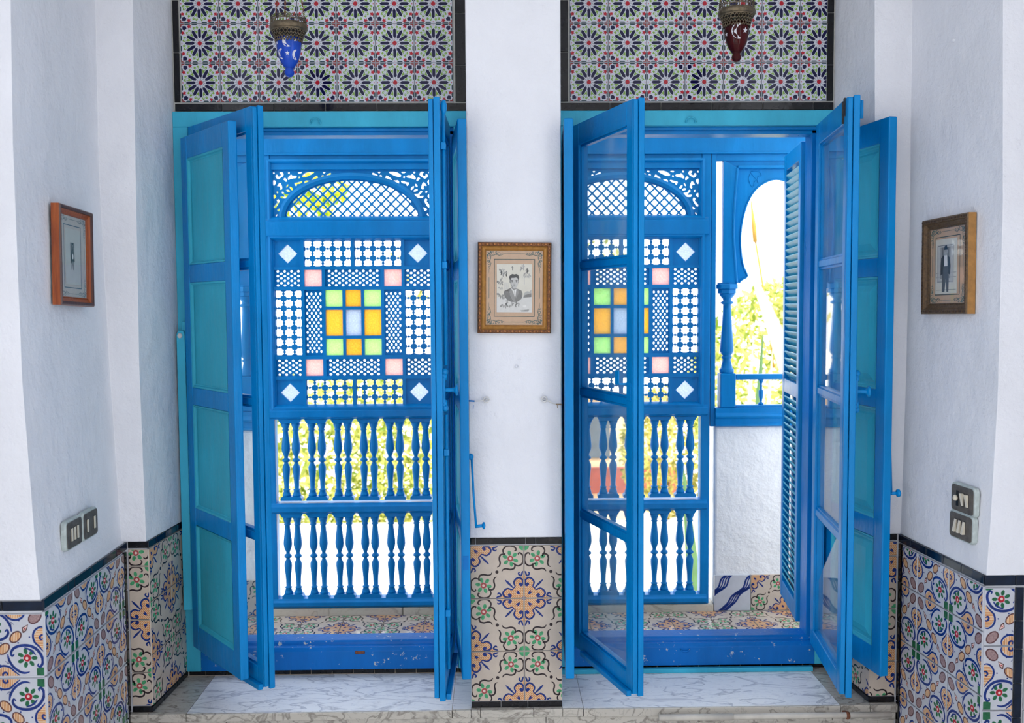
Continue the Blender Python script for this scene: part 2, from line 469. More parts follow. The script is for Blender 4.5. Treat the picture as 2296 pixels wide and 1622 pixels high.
# ------------------------------------------------------------------ printed tiles
def catmull(pts, k=5):
    out = []; n = len(pts)
    for i in range(n - 1):
        p0, p1, p2, p3 = pts[max(i - 1, 0)], pts[i], pts[i + 1], pts[min(i + 2, n - 1)]
        for j in range(k):
            t = j / k; t2 = t * t; t3 = t2 * t
            out.append(tuple(.5 * (2 * p1[a] + (p2[a] - p0[a]) * t + (2 * p0[a] - 5 * p1[a] + 4 * p2[a] - p3[a]) * t2 + (3 * p1[a] - p0[a] - 3 * p2[a] + p3[a]) * t3) for a in (0, 1)))
    out.append(tuple(pts[-1])); return out
class Print:
    """flat painted decoration: polygons in tile coordinates (u right, v down, 0..1)"""
    def __init__(s): s.items = []
    def poly(s, pts, m, l=1): s.items.append(([tuple(p) for p in pts], m, l)); return s
    def disk(s, x, y, rx, m, l=1, ry=None, rot=0, n=12):
        ry = ry or rx
        return s.poly([(x + rx * cos(2 * pi * k / n) * cos(rot) - ry * sin(2 * pi * k / n) * sin(rot), y + rx * cos(2 * pi * k / n) * sin(rot) + ry * sin(2 * pi * k / n) * cos(rot)) for k in range(n)], m, l)
    def stroke(s, pts, w, m, l=1, k=4, taper=.35, smooth=True):
        P = catmull(pts, k) if smooth and len(pts) > 2 else [tuple(p) for p in pts]
        n = len(P); L = []; R = []
        for i in range(n):
            a, b = P[max(i - 1, 0)], P[min(i + 1, n - 1)]
            dx, dy = b[0] - a[0], b[1] - a[1]; d = sqrt(dx * dx + dy * dy) or 1
            t = i / (n - 1); ww = w * .5 * (1 - (1 - taper) * abs(2 * t - 1) ** 3)
            L.append((P[i][0] - dy / d * ww, P[i][1] + dx / d * ww)); R.append((P[i][0] + dy / d * ww, P[i][1] - dx / d * ww))
        for i in range(n - 1): s.poly([L[i], L[i + 1], R[i + 1], R[i]], m, l)
        return s
    def hatch(s, poly, ang, pitch, w, m, l=2):
        ca, sa = cos(ang), sin(ang)
        xs = [p[0] * ca + p[1] * sa for p in poly]; ys = [-p[0] * sa + p[1] * ca for p in poly]
        y = min(ys) + pitch * .5
        while y < max(ys):
            k = 40; x0, x1 = min(xs), max(xs); st = None
            for i in range(k + 1):
                x = x0 + (x1 - x0) * i / k
                q = (x * ca - y * sa, x * sa + y * ca)
                inn = inside(q, poly) and i < k
                if inn and st is None: st = x
                if not inn and st is not None:
                    s.poly([(st * ca - (y - w / 2) * sa, st * sa + (y - w / 2) * ca), (x * ca - (y - w / 2) * sa, x * sa + (y - w / 2) * ca),
                            (x * ca - (y + w / 2) * sa, x * sa + (y + w / 2) * ca), (st * ca - (y + w / 2) * sa, st * sa + (y + w / 2) * ca)], m, l); st = None
            y += pitch
        return s
    def outline(s, pts, w, m, l=1, k=3):
        return s.stroke(list(pts) + [pts[0]], w, m, l, k, 1)
    def star(s, x, y, r_, m, l=1, n=5, ri=.45, rot=0):
        return s.poly([(x + (r_ if k % 2 == 0 else r_ * ri) * sin(rot + pi * k / n), y - (r_ if k % 2 == 0 else r_ * ri) * cos(rot + pi * k / n)) for k in range(2 * n)], m, l)
    def use(s, o, fn):
        for p, m, l in o.items: s.items.append(([fn(q) for q in p], m, l))
        return s
TILE_CACHE = {}
def tile_mesh(name, pr, base, su, sv, u0=0, u1=1, v0=0, v1=1, t=.008, cham=.0012):
    key = (name, su, sv, round(u0, 3), round(u1, 3), round(v0, 3), round(v1, 3))
    if key in TILE_CACHE: return TILE_CACHE[key]
    g = G(); mats = [base]; w, h = (u1 - u0) * su, (v1 - v0) * sv
    c = cham
    g.ring_loft([[(0, t, 0), (w, t, 0), (w, t, h), (0, t, h)], [(0, c, 0), (w, c, 0), (w, c, h), (0, c, h)], [(c, 0, c), (w - c, 0, c), (w - c, 0, h - c), (c, 0, h - c)]])
    if pr:
        e = c / su
        for p, m, l in pr.items:
            q = clip_rect(p, u0 + e, u1 - e, v0 + e, v1 - e)
            if len(q) < 3: continue
            if m not in mats: mats.append(m)
            g.add([((a - u0) * su, -.00012 * l, (v1 - b) * sv) for a, b in q], [tuple(range(len(q)))], mats.index(m))
    me = mesh(name, g, mats); TILE_CACHE[key] = me
    return me
def put(name, me, parent, loc, ang=0, flat=False):
    o = bpy.data.objects.new(name, me); COL.objects.link(o); o.parent = parent
    o.location = loc
    o.rotation_euler = (-pi / 2, 0, 0) if flat else (0, 0, ang)
    return o

# rosette tile of the panels above the windows
def rosette():
    P = Print(); c = .5
    wedge = Print()
    for k in range(12):
        a = k * pi / 6
        def rot(p, a=a): return (c + p[0] * cos(a) - p[1] * sin(a), c + p[0] * sin(a) + p[1] * cos(a))
        q = Print()
        q.poly([(-.016, -.135), (.016, -.135), (.039, -.185), (.039, -.335), (0, -.380), (-.039, -.335), (-.039, -.185)], 't_navy', 1)
        q.stroke([(-.008, -.06), (.05, -.20)], .007, 't_line', 1, smooth=False, taper=1)
        h = pi / 12
        def r2(x, y): return (x * cos(h) - y * sin(h), x * sin(h) + y * cos(h))
        q.poly([r2(0, -.225), r2(.030, -.30), r2(.036, -.35), r2(.072, -.385), r2(.058, -.445), r2(0, -.42), r2(-.058, -.445), r2(-.072, -.385), r2(-.036, -.35), r2(-.030, -.30)], 't_grass', 1)
        q.poly([r2(-.007, -.32), r2(-.05, -.385), r2(-.034, -.40), r2(-.008, -.365), r2(-.012, -.415), r2(0, -.435), r2(.012, -.415), r2(.008, -.365), r2(.034, -.40), r2(.05, -.385), r2(.007, -.32)], 't_pale', 2)
        P.use(q, rot)
    P.disk(c, c, .057, 't_red', 2, n=14)
    for sx in (-1, 1):
        for sy in (-1, 1):
            def f4(p, sx=sx, sy=sy): return (c + sx * p[0], c + sy * p[1])
            q = Print()
            q.star(.425, .262, .062, 't_red', 3, rot=.2, ri=.5); q.star(.262, .425, .062, 't_red', 3, rot=.5, ri=.5)
            q.poly([(.325, .375), (.375, .325), (.435, .345), (.435, .435), (.345, .435)], 't_navy', 1)
            q.poly([(.465, .40), (.5, .40), (.5, .5), (.40, .5), (.40, .465), (.455, .455)], 't_brick', 1)
            for a0, a1 in ((.06, .2), (.235, .385)):
                q.poly([(.455, a0 + .02), (.475, a0), (.497, a0), (.497, a1), (.475, a1), (.455, a1 - .02)], 't_darkgreen', 1)
                q.poly([(a0 + .02, .455), (a0, .475), (a0, .497), (a1, .497), (a1, .475), (a1 - .02, .455)], 't_darkgreen', 1)
            q.poly([(.445, 0), (.468, 0), (.456, .025)], 't_red', 1); q.poly([(0, .445), (0, .468), (.025, .456)], 't_red', 1)
            P.use(q, f4)
    return P
# cream tile with roses, black scrolls and a striped ornament in two opposite corners
def rose_tile():
    h = Print()
    ROSE = (.75, .25)
    m = lambda p: (1 - p[1], 1 - p[0])
    half = Print()
    half.stroke([(.66, .165), (.625, .145), (.615, .09), (.66, .03), (.74, .012), (.82, .03), (.855, .07), (.845, .105), (.82, .1)], .031, 't_line', 1)
    half.stroke([(.64, .225), (.655, .19), (.62, .165), (.565, .185), (.545, .25), (.56, .33), (.545, .385), (.505, .41)], .031, 't_line', 1)
    h.use(half, lambda p: p); h.use(half, m)
    for k in range(6):
        a = .35 + k * pi / 3; L = .105
        h.disk(.75 + L * cos(a), .25 + L * sin(a), .050, 't_green', 1, .034, a, 8)
    h.disk(.75, .25, .057, 't_rose', 2, n=10); h.disk(.752, .248, .026, 't_pink', 3, n=8)
    h.poly([(.9, 0), (1, 0), (1, .1), (.955, .095), (.91, .05)], 't_green', 1)
    q = Print()   # quarter ornament with its centre at (1,1): written with x,y measured back from the corner
    body = [(0, 0), (.47, 0), (.42, .035), (.39, .05), (.385, .11), (.345, .17), (.285, .185), (.225, .16), (.19, .19), (.16, .225), (.185, .285), (.17, .345), (.11, .385), (.05, .39), (.035, .42), (0, .47)]
    q.poly(body, 't_ochre', 1); q.hatch(body, pi / 4, .023, .011, 't_orange', 2)
    s2 = Print()
    s2.stroke([(.06, .30), (.085, .27), (.05, .24), (.02, .28), (.03, .35), (.09, .39), (.15, .365), (.188, .30), (.165, .225), (.2, .19)], .034, 't_blue', 3)
    s2.stroke([(.0, .52), (.03, .49), (.05, .43), (.085, .44), (.10, .475), (.075, .495)], .032, 't_blue', 3)
    s2.disk(.055, .275, .02, 't_blue', 3, n=8)
    q.use(s2, lambda p: p); q.use(s2, lambda p: (p[1], p[0]))
    q.poly([(.2, .19), (.235, .215), (.315, .285), (.355, .345), (.345, .355), (.285, .315), (.215, .235), (.19, .2)], 't_blue', 3)
    q.poly([(.07, .07), (.13, .09), (.16, .13), (.12, .12), (.13, .16), (.09, .13)], 't_blue', 3)
    q.disk(.012, .012, .02, 't_blue', 3, n=8)
    P = Print(); P.use(h, lambda p: p); P.use(h, lambda p: (p[1], p[0]))
    P.use(q, lambda p: (1 - p[0], 1 - p[1])); P.use(q, lambda p: p)
    P.disk(.5, .5, .032, 't_line', 1, n=9)
    R = Print().use(P, lambda p: (1 - p[0], p[1]))
    return P, R
# white tile with a chain of striped beads on one diagonal and a rose in each half
def bead_tile():
    h = Print(); P = Print()
    def bead(x, y, rx, ry, m, hatch=True):
        a = -pi / 4
        h.disk(x, y, rx, m, 1, ry, a, 14)
        pts = [(x + rx * cos(t) * cos(a) - ry * sin(t) * sin(a), y + rx * cos(t) * sin(a) + ry * sin(t) * cos(a)) for t in [2 * pi * k / 14 for k in range(14)]]
        if hatch: h.hatch(pts, pi / 2, .022, .009, 't_orange', 2)
        h.outline(pts, .020, 't_brown', 3, 1)
    bead(.585, .415, .095, .062, 't_ochre')
    bead(.865, .135, .105, .072, 't_seed', False)
    h.poly([(.695, .355), (.69, .29), (.76, .245), (.73, .31)], 't_pink', 1); h.outline([(.695, .355), (.685, .285), (.765, .24), (.735, .32)], .018, 't_brown', 3, 1)
    h.disk(.717, .3, .012, 't_red', 3, n=6)
    P.use(h, lambda p: p); P.use(h, lambda p: (1 - p[0], 1 - p[1]))
    s = Print()
    s.stroke([(.56, .66), (.53, .69), (.515, .64), (.56, .575), (.66, .54), (.78, .545), (.88, .6), (.945, .70), (.955, .79), (.92, .845), (.885, .83), (.9, .80)], .042, 't_blue', 2)
    s.stroke([(.70, .57), (.8, .61), (.86, .68)], .028, 't_blue', 2)
    s.stroke([(.47, .66), (.48, .73), (.53, .83), (.62, .91), (.70, .935), (.77, .92)], .036, 't_blue', 2)
    for k in range(7):
        a = k * 2 * pi / 7; s.disk(.74 + .1 * cos(a), .72 + .1 * sin(a), .046, 't_deepgreen', 1, .030, a, 7)
    s.disk(.74, .72, .055, 't_red', 2, n=9); s.disk(.735, .725, .022, 't_pink', 3, n=7)
    pais = [(1, .30), (.94, .29), (.88, .33), (.845, .40), (.86, .48), (.91, .54), (.965, .60), (1, .70)]
    s.poly(pais, 't_ochre', 1); s.hatch(pais, 0, .024, .010, 't_orange', 2)
    s.stroke([(.99, .285), (.93, .275), (.86, .32), (.83, .40), (.85, .49), (.91, .555), (.97, .63)], .030, 't_blue', 3)
    s.stroke([(.975, .44), (.94, .455), (.925, .42), (.955, .39), (.99, .405)], .030, 't_blue', 3)
    s.poly([(.865, .87), (.94, .855), (1, .865), (1, 1), (.87, 1)], 't_deepgreen', 1)
    for x, y in ((.43, .76), (.47, .72), (.5, .77)): s.stroke([(.47, .80), (x, y)], .022, 't_blue', 2, smooth=False)
    for x, y in ((.62, .50), (.78, .42), (.36, .82)): s.disk(x, y, .013, 't_blue', 2, n=6)
    sd = Print(); sd.poly([(p[1], p[0]) for p in pais], 't_ochre', 1); sd.hatch([(p[1], p[0]) for p in pais], pi / 2, .024, .010, 't_orange', 2)
    sd.stroke([(.285, .99), (.275, .93), (.32, .86), (.40, .83), (.49, .85), (.555, .91), (.63, .97)], .030, 't_blue', 3)
    sd.stroke([(.44, .975), (.455, .94), (.42, .925), (.39, .955), (.405, .99)], .030, 't_blue', 3)
    s.use(sd, lambda p: p)
    P.use(s, lambda p: p); P.use(s, lambda p: (1 - p[0], 1 - p[1]))
    R = Print().use(P, lambda p: (1 - p[0], p[1]))
    return P, R
def ribbon_tile():
    P = Print()
    for o in (-.52, .18):
        for k, w in ((0, .05), (.075, .035), (.15, .035), (.225, .05)):
            P.stroke([(o - .1 + k, 1.05 - k * .2), (o + .18 + k, .80 - k * .2), (o + .32 + k, .58 - k * .2), (o + .62 + k, .36 - k * .2), (o + .72 + k, .10 - k * .2), (o + 1.0 + k, -.12 - k * .2)], w, 't_blue', 1, taper=1)
    return P
ROS = rosette(); RA, RB = rose_tile(); BA, BB = bead_tile(); RIB = ribbon_tile()

def tile_grid(parent, prints, base, size, origin, ang, width, top, bottom, first=0, u_off=0., v_off=0., tag='tile', gap=.0035, flat=False, pname='tile', vsize=None):
    """tiles on one wall face; origin = lower-left reference (x, y) of the face, u runs along ang"""
    vs = vsize or size
    ux, uy = cos(ang), sin(ang)
    u = -u_off * size; col = 0
    while u < width - 1e-4:
        a0, a1 = max(u, 0), min(u + size, width)
        v = top + v_off * vs; row = 0
        while v > bottom + 1e-4:
            b1, b0 = min(v, top), max(v - vs, bottom)
            if a1 - a0 > .008 and b1 - b0 > .006:
                pr, nm = prints[(col + row + first) % len(prints)]
                g2 = gap / 2
                me = tile_mesh(tag + nm, pr, base, size, vs, round((a0 + g2 - u) / size, 3), round((a1 - g2 - u) / size, 3), round((v - b1 + g2) / vs, 3), round((v - b0 - g2) / vs, 3))
                if flat: put(pname, me, parent, (origin[0] + a0 + g2, origin[1] + (top - b1) * 0 + b0 + g2 - bottom, origin[2]), flat=True)
                else: put(pname, me, parent, (origin[0] + (a0 + g2) * ux, origin[1] + (a0 + g2) * uy, b0 + g2), ang)
            v -= vs; row += 1
        u += size; col += 1
def strip(parent, origin, ang, z0, z1, cuts, base='t_black', gap=.003, tag='border', pname='border_tile', vertical=False):
    """a row (or column) of plain glazed border tiles; cuts = joint positions along the run"""
    ux, uy = cos(ang), sin(ang)
    for a, b in zip(cuts[:-1], cuts[1:]):
        if vertical: me = tile_mesh(tag + base, None, base, round(z1 - z0 - gap, 4), round(b - a - gap, 4)); put(pname, me, parent, (origin[0] + z0 * ux, origin[1] + z0 * uy, a + gap / 2), ang)
        else: me = tile_mesh(tag + base, None, base, round(b - a - gap, 4), round(z1 - z0 - gap, 4)); put(pname, me, parent, (origin[0] + (a + gap / 2) * ux, origin[1] + (a + gap / 2) * uy, z0 + gap / 2), ang)

# ================================================================== the setting
def solid(levels):
    g = G(); n = len(levels[0][1])
    rings = [[(x, y, z) for x, y in pl] for z, pl in levels]
    g.ring_loft(rings); return g
ZD, ZT1, ZSILL = -.845, -.872, -1.479       # dado top, first tile row, marble top
REC_L, REC_R, PIER_L, PIER_R, YP = -1.279, 1.304, -.134, .203, -.345
def left_plan(z, A, B, Fx, R, i=0): return (z, [(-2.0, -2.3), (-1.8, -2.3), (-1.8, -1.034 + i), (B, -1.034 + i), (A, YP + i), (Fx, YP + i), (R, 0), (R, .15), (-2.0, .15)])
wall_left = struct('wall_left', solid([left_plan(1.75, -1.426, -1.378, -1.297, REC_L), left_plan(1.07, -1.428, -1.381, -1.298, REC_L), left_plan(.46, -1.433, -1.393, -1.304, REC_L),
    left_plan(-.2, -1.417, -1.391, -1.311, REC_L), left_plan(-.70, -1.399, -1.370, -1.306, REC_L), left_plan(ZD, -1.392, -1.362, -1.304, REC_L),
    left_plan(ZD - .001, -1.383, -1.361, -1.306, REC_L - .009, .009), left_plan(-1.82, -1.383, -1.361, -1.306, REC_L - .009, .009)]), 'plaster', bevel=.006, label='white plastered side wall with a stepped corner and painted tile dado')
def right_plan(z, A, B, Fx, R, i=0): return (z, [(2.0, -2.3), (2.0, .15), (R, .15), (R, 0), (Fx, YP + i), (A, YP + i), (B, -.893 + i), (1.8, -.893 + i), (1.8, -2.3)])
wall_right = struct('wall_right', solid([right_plan(1.75, 1.455, 1.486, 1.318, REC_R), right_plan(1.07, 1.454, 1.488, 1.320, REC_R), right_plan(.30, 1.460, 1.506, 1.334, REC_R),
    right_plan(-.30, 1.456, 1.504, 1.340, REC_R), right_plan(-.70, 1.450, 1.490, 1.342, REC_R), right_plan(ZD, 1.446, 1.482, 1.342, REC_R),
    right_plan(ZD - .001, 1.448, 1.484, 1.347, REC_R + .009, .009), right_plan(-1.82, 1.448, 1.484, 1.347, REC_R + .009, .009)]), 'plaster', bevel=.006, label='rough white plastered side wall with a stepped corner and painted tile dado')
def pier(z, i): return (z, [(PIER_L, YP + i), (PIER_R, YP + i), (PIER_R, .15), (PIER_L, .15)])
wall_back = struct('wall_back', solid([pier(1.75, 0), pier(ZD, 0), pier(ZD - .001, .009), pier(-1.82, .009)]), 'plaster', bevel=.005, label='white plastered pier between the two windows')
for a, b in ((REC_L, PIER_L), (PIER_R, REC_R)):
    obj('lintel', G().box(a, b, .009, .15, .757, 1.75), 'grout_white', wall_back)
struct('ceiling', G().box(-3.2, 3.2, -6.8, .55, 1.75, 1.95), 'plaster')  # runs on past the windows as an added unseen eave shading the balcony beam
struct('wall_left_rear', G().box(-2.0, -1.8, -9.0, -4.2, -1.8, 1.75), 'plaster')
struct('wall_right_rear', G().box(1.8, 2.0, -9.0, -4.2, -1.8, 1.75), 'plaster')
struct('wall_rear', G().box(-3.2, 3.2, -9.2, -9.0, -1.8, 1.75), 'plaster')
struct('floor', G().box(-3.2, 3.2, -9.2, -.30, -1.9, -1.8), 'room_floor')

# ---- tile panels above the windows
for x0, x1, xb0, xb1, joint in ((-1.2455, -.186, REC_L + .006, PIER_L, -1.09), (.262, 1.272, PIER_R, REC_R - .004, .42)):
    tile_grid(wall_back, [(ROS, '')], 't_pale', .1505, (x0, 0), 0, x1 - x0, 1.2455, .794, tag='rosette', gap=.0024)
    cuts = [xb0] + [c for c in [joint + .2 * k for k in range(-3, 9)] if xb0 + .03 < c < xb1 - .03] + [xb1]
    strip(wall_back, (0, 0), 0, .760, .791, cuts, tag='panel_border')
    strip(wall_back, (0, 0), 0, xb0, x0 - .003, [.794, .985, 1.185], tag='panel_border', vertical=True)
    strip(wall_back, (0, 0), 0, x1 + .002, xb1, [.794, .935, 1.135, 1.245], tag='panel_border', vertical=True)
# ---- dado: pier
ROSES = [(RA, 'a'), (RB, 'b')]
strip(wall_back, (0, YP), 0, ZT1 + .001, ZD, [PIER_L, -.113, .070, .107, PIER_R], tag='dado_border')
tile_grid(wall_back, ROSES, 't_cream', .197, (PIER_L, YP), 0, PIER_R - PIER_L, ZT1 - .001, -1.4545, tag='rose')
strip(wall_back, (0, YP), 0, ZSILL, -1.456, [PIER_L, -.024, .075, PIER_R], tag='dado_base')
# ---- dado: left wing face and reveal
xl0, xl1 = -1.372, -1.296
strip(wall_left, (xl0, YP), 0, ZT1 + .001, ZD, [0, xl1 - xl0], tag='dado_border')
tile_grid(wall_left, ROSES, 't_cream', .197, (xl0, YP), 0, xl1 - xl0, ZT1 - .001, -1.4545, first=1, u_off=.60, v_off=.68, tag='rose')
strip(wall_left, (xl0, YP), 0, ZSILL, -1.456, [0, xl1 - xl0], tag='dado_base')
# reveal: from the front corner back to the window frame
dx, dy = REC_L + .002 - xl1, 0 - YP; aL = atan2(dy, dx); wL = sqrt(dx * dx + dy * dy)
strip(wall_left, (xl1, YP), aL, ZT1 + .001, ZD, [0, .072, .15, .262, wL], 't_navyblack', tag='dado_border')
tile_grid(wall_left, ROSES, 't_cream', .197, (xl1, YP), aL, wL, ZT1 - .001, -1.4545, first=0, tag='rose')
strip(wall_left, (xl1, YP), aL, ZSILL, -1.456, [0, .10, .23, wL], tag='dado_base')
# side wall with bead tiles
pA, pB = (-1.373, YP), (-1.351, -1.034)
dx, dy = pA[0] - pB[0], pA[1] - pB[1]; aS = atan2(dy, dx); wS = sqrt(dx * dx + dy * dy)
BEADS = [(BA, 'a'), (BB, 'b')]
strip(wall_left, pB, aS, -.875, -.845, [0, .17, .22, .36, .46, .58, wS - .001], 't_navyblack', tag='dado_border')
tile_grid(wall_left, BEADS, 't_white', .206, pB, aS, wS - .032, -.879, -1.75, first=0, v_off=.06, tag='bead', gap=.006)
strip(wall_left, pB, aS, wS - .028, wS - .004, [-1.75, -1.62, -1.47, -1.32, -1.17, -1.02, -.879], tag='dado_edge', vertical=True)
# face beyond the corner
strip(wall_left, (-1.799, -1.034), 0, -.879, -.849, [0, .326, .447], 't_navyblack', tag='dado_border')
tile_grid(wall_left, BEADS, 't_white', .206, (-1.799, -1.034), 0, .447, -.883, -1.75, first=0, u_off=.826, v_off=.07, tag='bead', gap=.008)
# ---- dado: right wing face, reveal, side wall, next face
xr0, xr1 = 1.338, 1.436
strip(wall_right, (xr0, YP), 0, ZT1 + .001, ZD, [0, xr1 - xr0], tag='dado_border')
tile_grid(wall_right, ROSES, 't_cream', .197, (xr0, YP), 0, xr1 - xr0, ZT1 - .001, -1.4545, first=0, u_off=.5, v_off=.72, tag='rose')
strip(wall_right, (xr0, YP), 0, ZSILL, -1.456, [0, xr1 - xr0], tag='dado_base')
dx, dy = xr0 - (REC_R - .002), YP - 0; aR = atan2(dy, dx); wR = sqrt(dx * dx + dy * dy)
strip(wall_right, (REC_R - .002, 0), aR, ZT1 + .001, ZD, [0, .1, .22, wR], tag='dado_border')
tile_grid(wall_right, ROSES, 't_cream', .197, (REC_R - .002, 0), aR, wR, ZT1 - .001, -1.4545, first=1, tag='rose')
strip(wall_right, (REC_R - .002, 0), aR, ZSILL, -1.456, [0, .12, .25, wR], tag='dado_base')
pA, pB = (1.438, YP), (1.474, -.892)
dx, dy = pB[0] - pA[0], pB[1] - pA[1]; aS = atan2(dy, dx); wS = sqrt(dx * dx + dy * dy)
strip(wall_right, pA, aS, -.875, -.845, [0, .09, .20, .31, .42, wS], 't_navyblack', tag='dado_border')
tile_grid(wall_right, BEADS, 't_white', .206, (pA[0] + .03 * cos(aS), pA[1] + .03 * sin(aS)), aS, wS - .03, -.879, -1.75, first=1, u_off=.45, v_off=.3, tag='bead', gap=.005)
strip(wall_right, pA, aS, .002, .026, [-1.75, -1.62, -1.47, -1.32, -1.17, -1.02, -.90, -.879], tag='dado_edge', vertical=True)
strip(wall_right, (1.476, -.894), 0, -.879, -.845, [0, .098, .20, .323], 't_navyblack', tag='dado_border')
tile_grid(wall_right, BEADS, 't_white', .206, (1.476, -.894), 0, .098, -.883, -1.75, first=0, v_off=.1, tag='bead', gap=.005)
strip(wall_right, (1.476, -.894), 0, .101, .128, [-1.75, -1.6, -1.45, -1.3, -1.19, -1.08, -.99, -.883], 't_navyblack', tag='dado_edge', vertical=True)
tile_grid(wall_right, BEADS, 't_white', .206, (1.607, -.894), 0, .192, -.883, -1.75, first=1, v_off=.1, tag='bead', gap=.005)

# ---- marble bench sill, its stone edging, and the pipe under it
sill = sempty('trim_1', 'white veined marble sill running along below both windows')
YF = -.362
for i, (a, b, y0, y1) in enumerate(((-1.31, -1.172, YF, .0), (-1.170, -.204, YF - .004, .0), (-.202, PIER_L, YF, .0), (PIER_L + .001, -.10, YF, YP + .006), (-.098, .095, YF - .002, YP + .006), (.097, PIER_R - .001, YF, YP + .006),
                                   (PIER_R, .278, YF, .0), (.280, 1.226, YF - .004, .0), (1.228, 1.338, YF, .0), (1.340, 1.446, YF, YP + .006), (-1.382, -1.312, YF, YP + .006))):
    sl = obj('marble_slab', G().box(a, b, y0 + .010, y1, ZSILL - .030, ZSILL), 'marble' if i in (1, 2, 6, 7) else 'marble_old', sill)
    obj('slab_nosing_shaded', G().box(a, b, y0, y0 + .010, ZSILL - .030, ZSILL - .0005), 'marble_old', sl, bevel=.002)  # same marble as the slab; edge dirt and shade put into its colour
edge = sempty('trim_2', 'weathered stone course under the marble sill')
for a, b in ((-1.372, -1.03), (-1.028, -.30), (-.298, .14), (.142, .705), (.707, 1.20), (1.202, 1.436)):
    obj('stone_block', G().box(a, b, YF + .006, -.30, ZSILL - .062, ZSILL - .032), 'marble_old', edge, bevel=.002)
for a, b in ((-1.372, -.6), (-.598, .5), (.502, 1.436)):
    obj('stone_block', G().box(a, b, YF + .02, -.30, -1.8, ZSILL - .064), 'marble_old', edge, bevel=.002)
pp = thing('water_pipe', 'thin white pipe running below the marble sill near the switches', 'pipe', (.80, -.400, -1.501))
g = G(); g.tube([(.0, 0, 0), (.30, 0, .001), (.60, 0, .001)], .0105, 10); obj('pipe_run', g, 'pipe_white', pp)
g = G(); g.tube([(-.25, .004, -.001), (0.02, 0, 0)], .012, 10); obj('pipe_sleeve', g, 'pipe_white', pp)
g = G(); g.lathe([(.013, -.006), (.0145, 0), (.013, .006)], 10, (.44, 0, 0), axis='x'); g.box(.433, .447, 0, .034, -.004, .004); obj('pipe_clip', g, 'rust', pp)

# ---- window frames
def window(name, X0, X1, label):
    w = sempty(name, label)
    jw = .058
    for a, b in ((X0, X0 + jw), (X1 - jw, X1)):
        obj('jamb', G().box(a, b, -.014, .09, -1.457, .698), 'teal', w, bevel=.003)
    obj('head', G().box(X0, X1, -.014, .09, .698, .757), 'teal', w, bevel=.003)
    for a, b, s in ((X0 + jw, X0 + jw + .022, 1), (X1 - jw - .022, X1 - jw, -1)):
        obj('rebate', G().box(a, b, .028, .11, -1.37, .698), 'blue_dark', w, bevel=.002)
    g = G(); g.box(X0 + jw, X1 - jw, .028, .11, .672, .698); g.box(X0 + jw, X1 - jw, .010, .03, .686, .698); obj('head_rebate', g, 'blue', w, bevel=.003)
    g = G()
    prof = [(-.016, -1.455), (-.016, -1.380), (-.004, -1.366), (.020, -1.366), (.024, -1.356), (.030, -1.350), (.095, -1.346), (.11, -1.352), (.11, -1.455)]
    g.extrude(prof, X0 + jw, X1 - jw, 'yz'); obj('threshold', g, 'blue_chipped', w, bevel=.002)
    cuts = [X0 + .004] + [X0 + .07 + .0845 * k for k in range(14) if X0 + .07 + .0845 * k < X1 - .03] + [X1 - .004]
    strip(w, (0, .0), 0, -1.479, -1.458, cuts, tag='threshold_tile', pname='tile')
    obj('bed', G().box(X0, X1, .009, .11, -1.51, -1.457), 'grout', w)
    g = G(); xc = (X0 + X1) / 2 - .02
    g.tube([(xc + .018 * cos(a), -.022 - .004 * sin(a), .712 + .016 * sin(a)) for a in [pi * k / 8 for k in range(9)]], .0028, 6); g.sphere((xc + .018, -.018, .712), .005); g.sphere((xc - .018, -.018, .712), .005)
    obj('ring_staple', g, 'teal', w)
    return w
w1 = window('window_1', REC_L, PIER_L, 'tall window opening with a turquoise frame behind the blue lamp')
w2 = window('window_2', PIER_R, REC_R, 'tall window opening with a turquoise frame behind the dark red lamp')
obj('batten', G().box(PIER_R + .02, 1.235, -.034, -.014, -1.479, -1.461), 'teal', w2, bevel=.002)
g = G(); g.tube([(.72 + .017 * cos(a), -.024, -1.384 - .012 * sin(a)) for a in [pi * k / 8 for k in range(9)]], .003, 6); obj('ring_staple', g, 'blue_chipped', w2)
g = G(); g.sphere((-.60, -.018, -1.384), .007); g.sphere((-.572, -.018, -1.384), .006); g.box(-.605, -.567, -.0185, -.014, -1.390, -1.380); obj('latch_stub', g, 'rust', w1)

# ---- balcony floor, curb, low wall
balc = struct('floor_balcony', G().box(-2.0, 2.1, .11, 1.05, -1.72, -1.524), 'grout', label='narrow balcony floor of painted rose tiles')
tile_grid(balc, ROSES, 't_cream', .197, (-1.90, .125, -1.515), 0, 3.7, .845, .125, tag='floor_rose', flat=True, first=1, u_off=.3)
for a, b in ((-1.15, -.50), (-.498, .30), (.302, 1.035)):
    obj('curb_stone', G().box(a, b, .848, .97, -1.524, -1.479), 'marble_warm', balc, bevel=.006)
wb = struct('wall_balcony', G().box(1.037, 1.75, .855, .99, -1.524, -.597), 'plaster_out', bevel=.012, label='low white plastered balcony wall below the arch')
wbl = struct('wall_balcony_end', G().box(-1.98, -1.1555, .855, .99, -1.524, -.597), 'plaster_out', bevel=.012, label='low white balcony wall behind the flat panelled shutter')
for k in range(4): put('tile', tile_mesh('skirt_rose' + 'ab'[k % 2], (RA, RB)[k % 2], 't_cream', .178, .178), wbl, (-1.339 - .181 * k, .847, -1.513))
me1 = tile_mesh('ribbon', RIB, 't_white', .178, .178); 
put('tile', me1, wb, (1.037, .847, -1.513)); put('tile', tile_mesh('skirt_rosea', RA, 't_cream', .178, .178), wb, (1.219, .847, -1.513)); put('tile', tile_mesh('skirt_roseb', RB, 't_cream', .178, .178), wb, (1.400, .847, -1.513))
struct('ground_garden', G().box(-40, 40, 1.05, 70, -3.6, -3.4), 'paving_pale', label='pale sunlit garden paving')

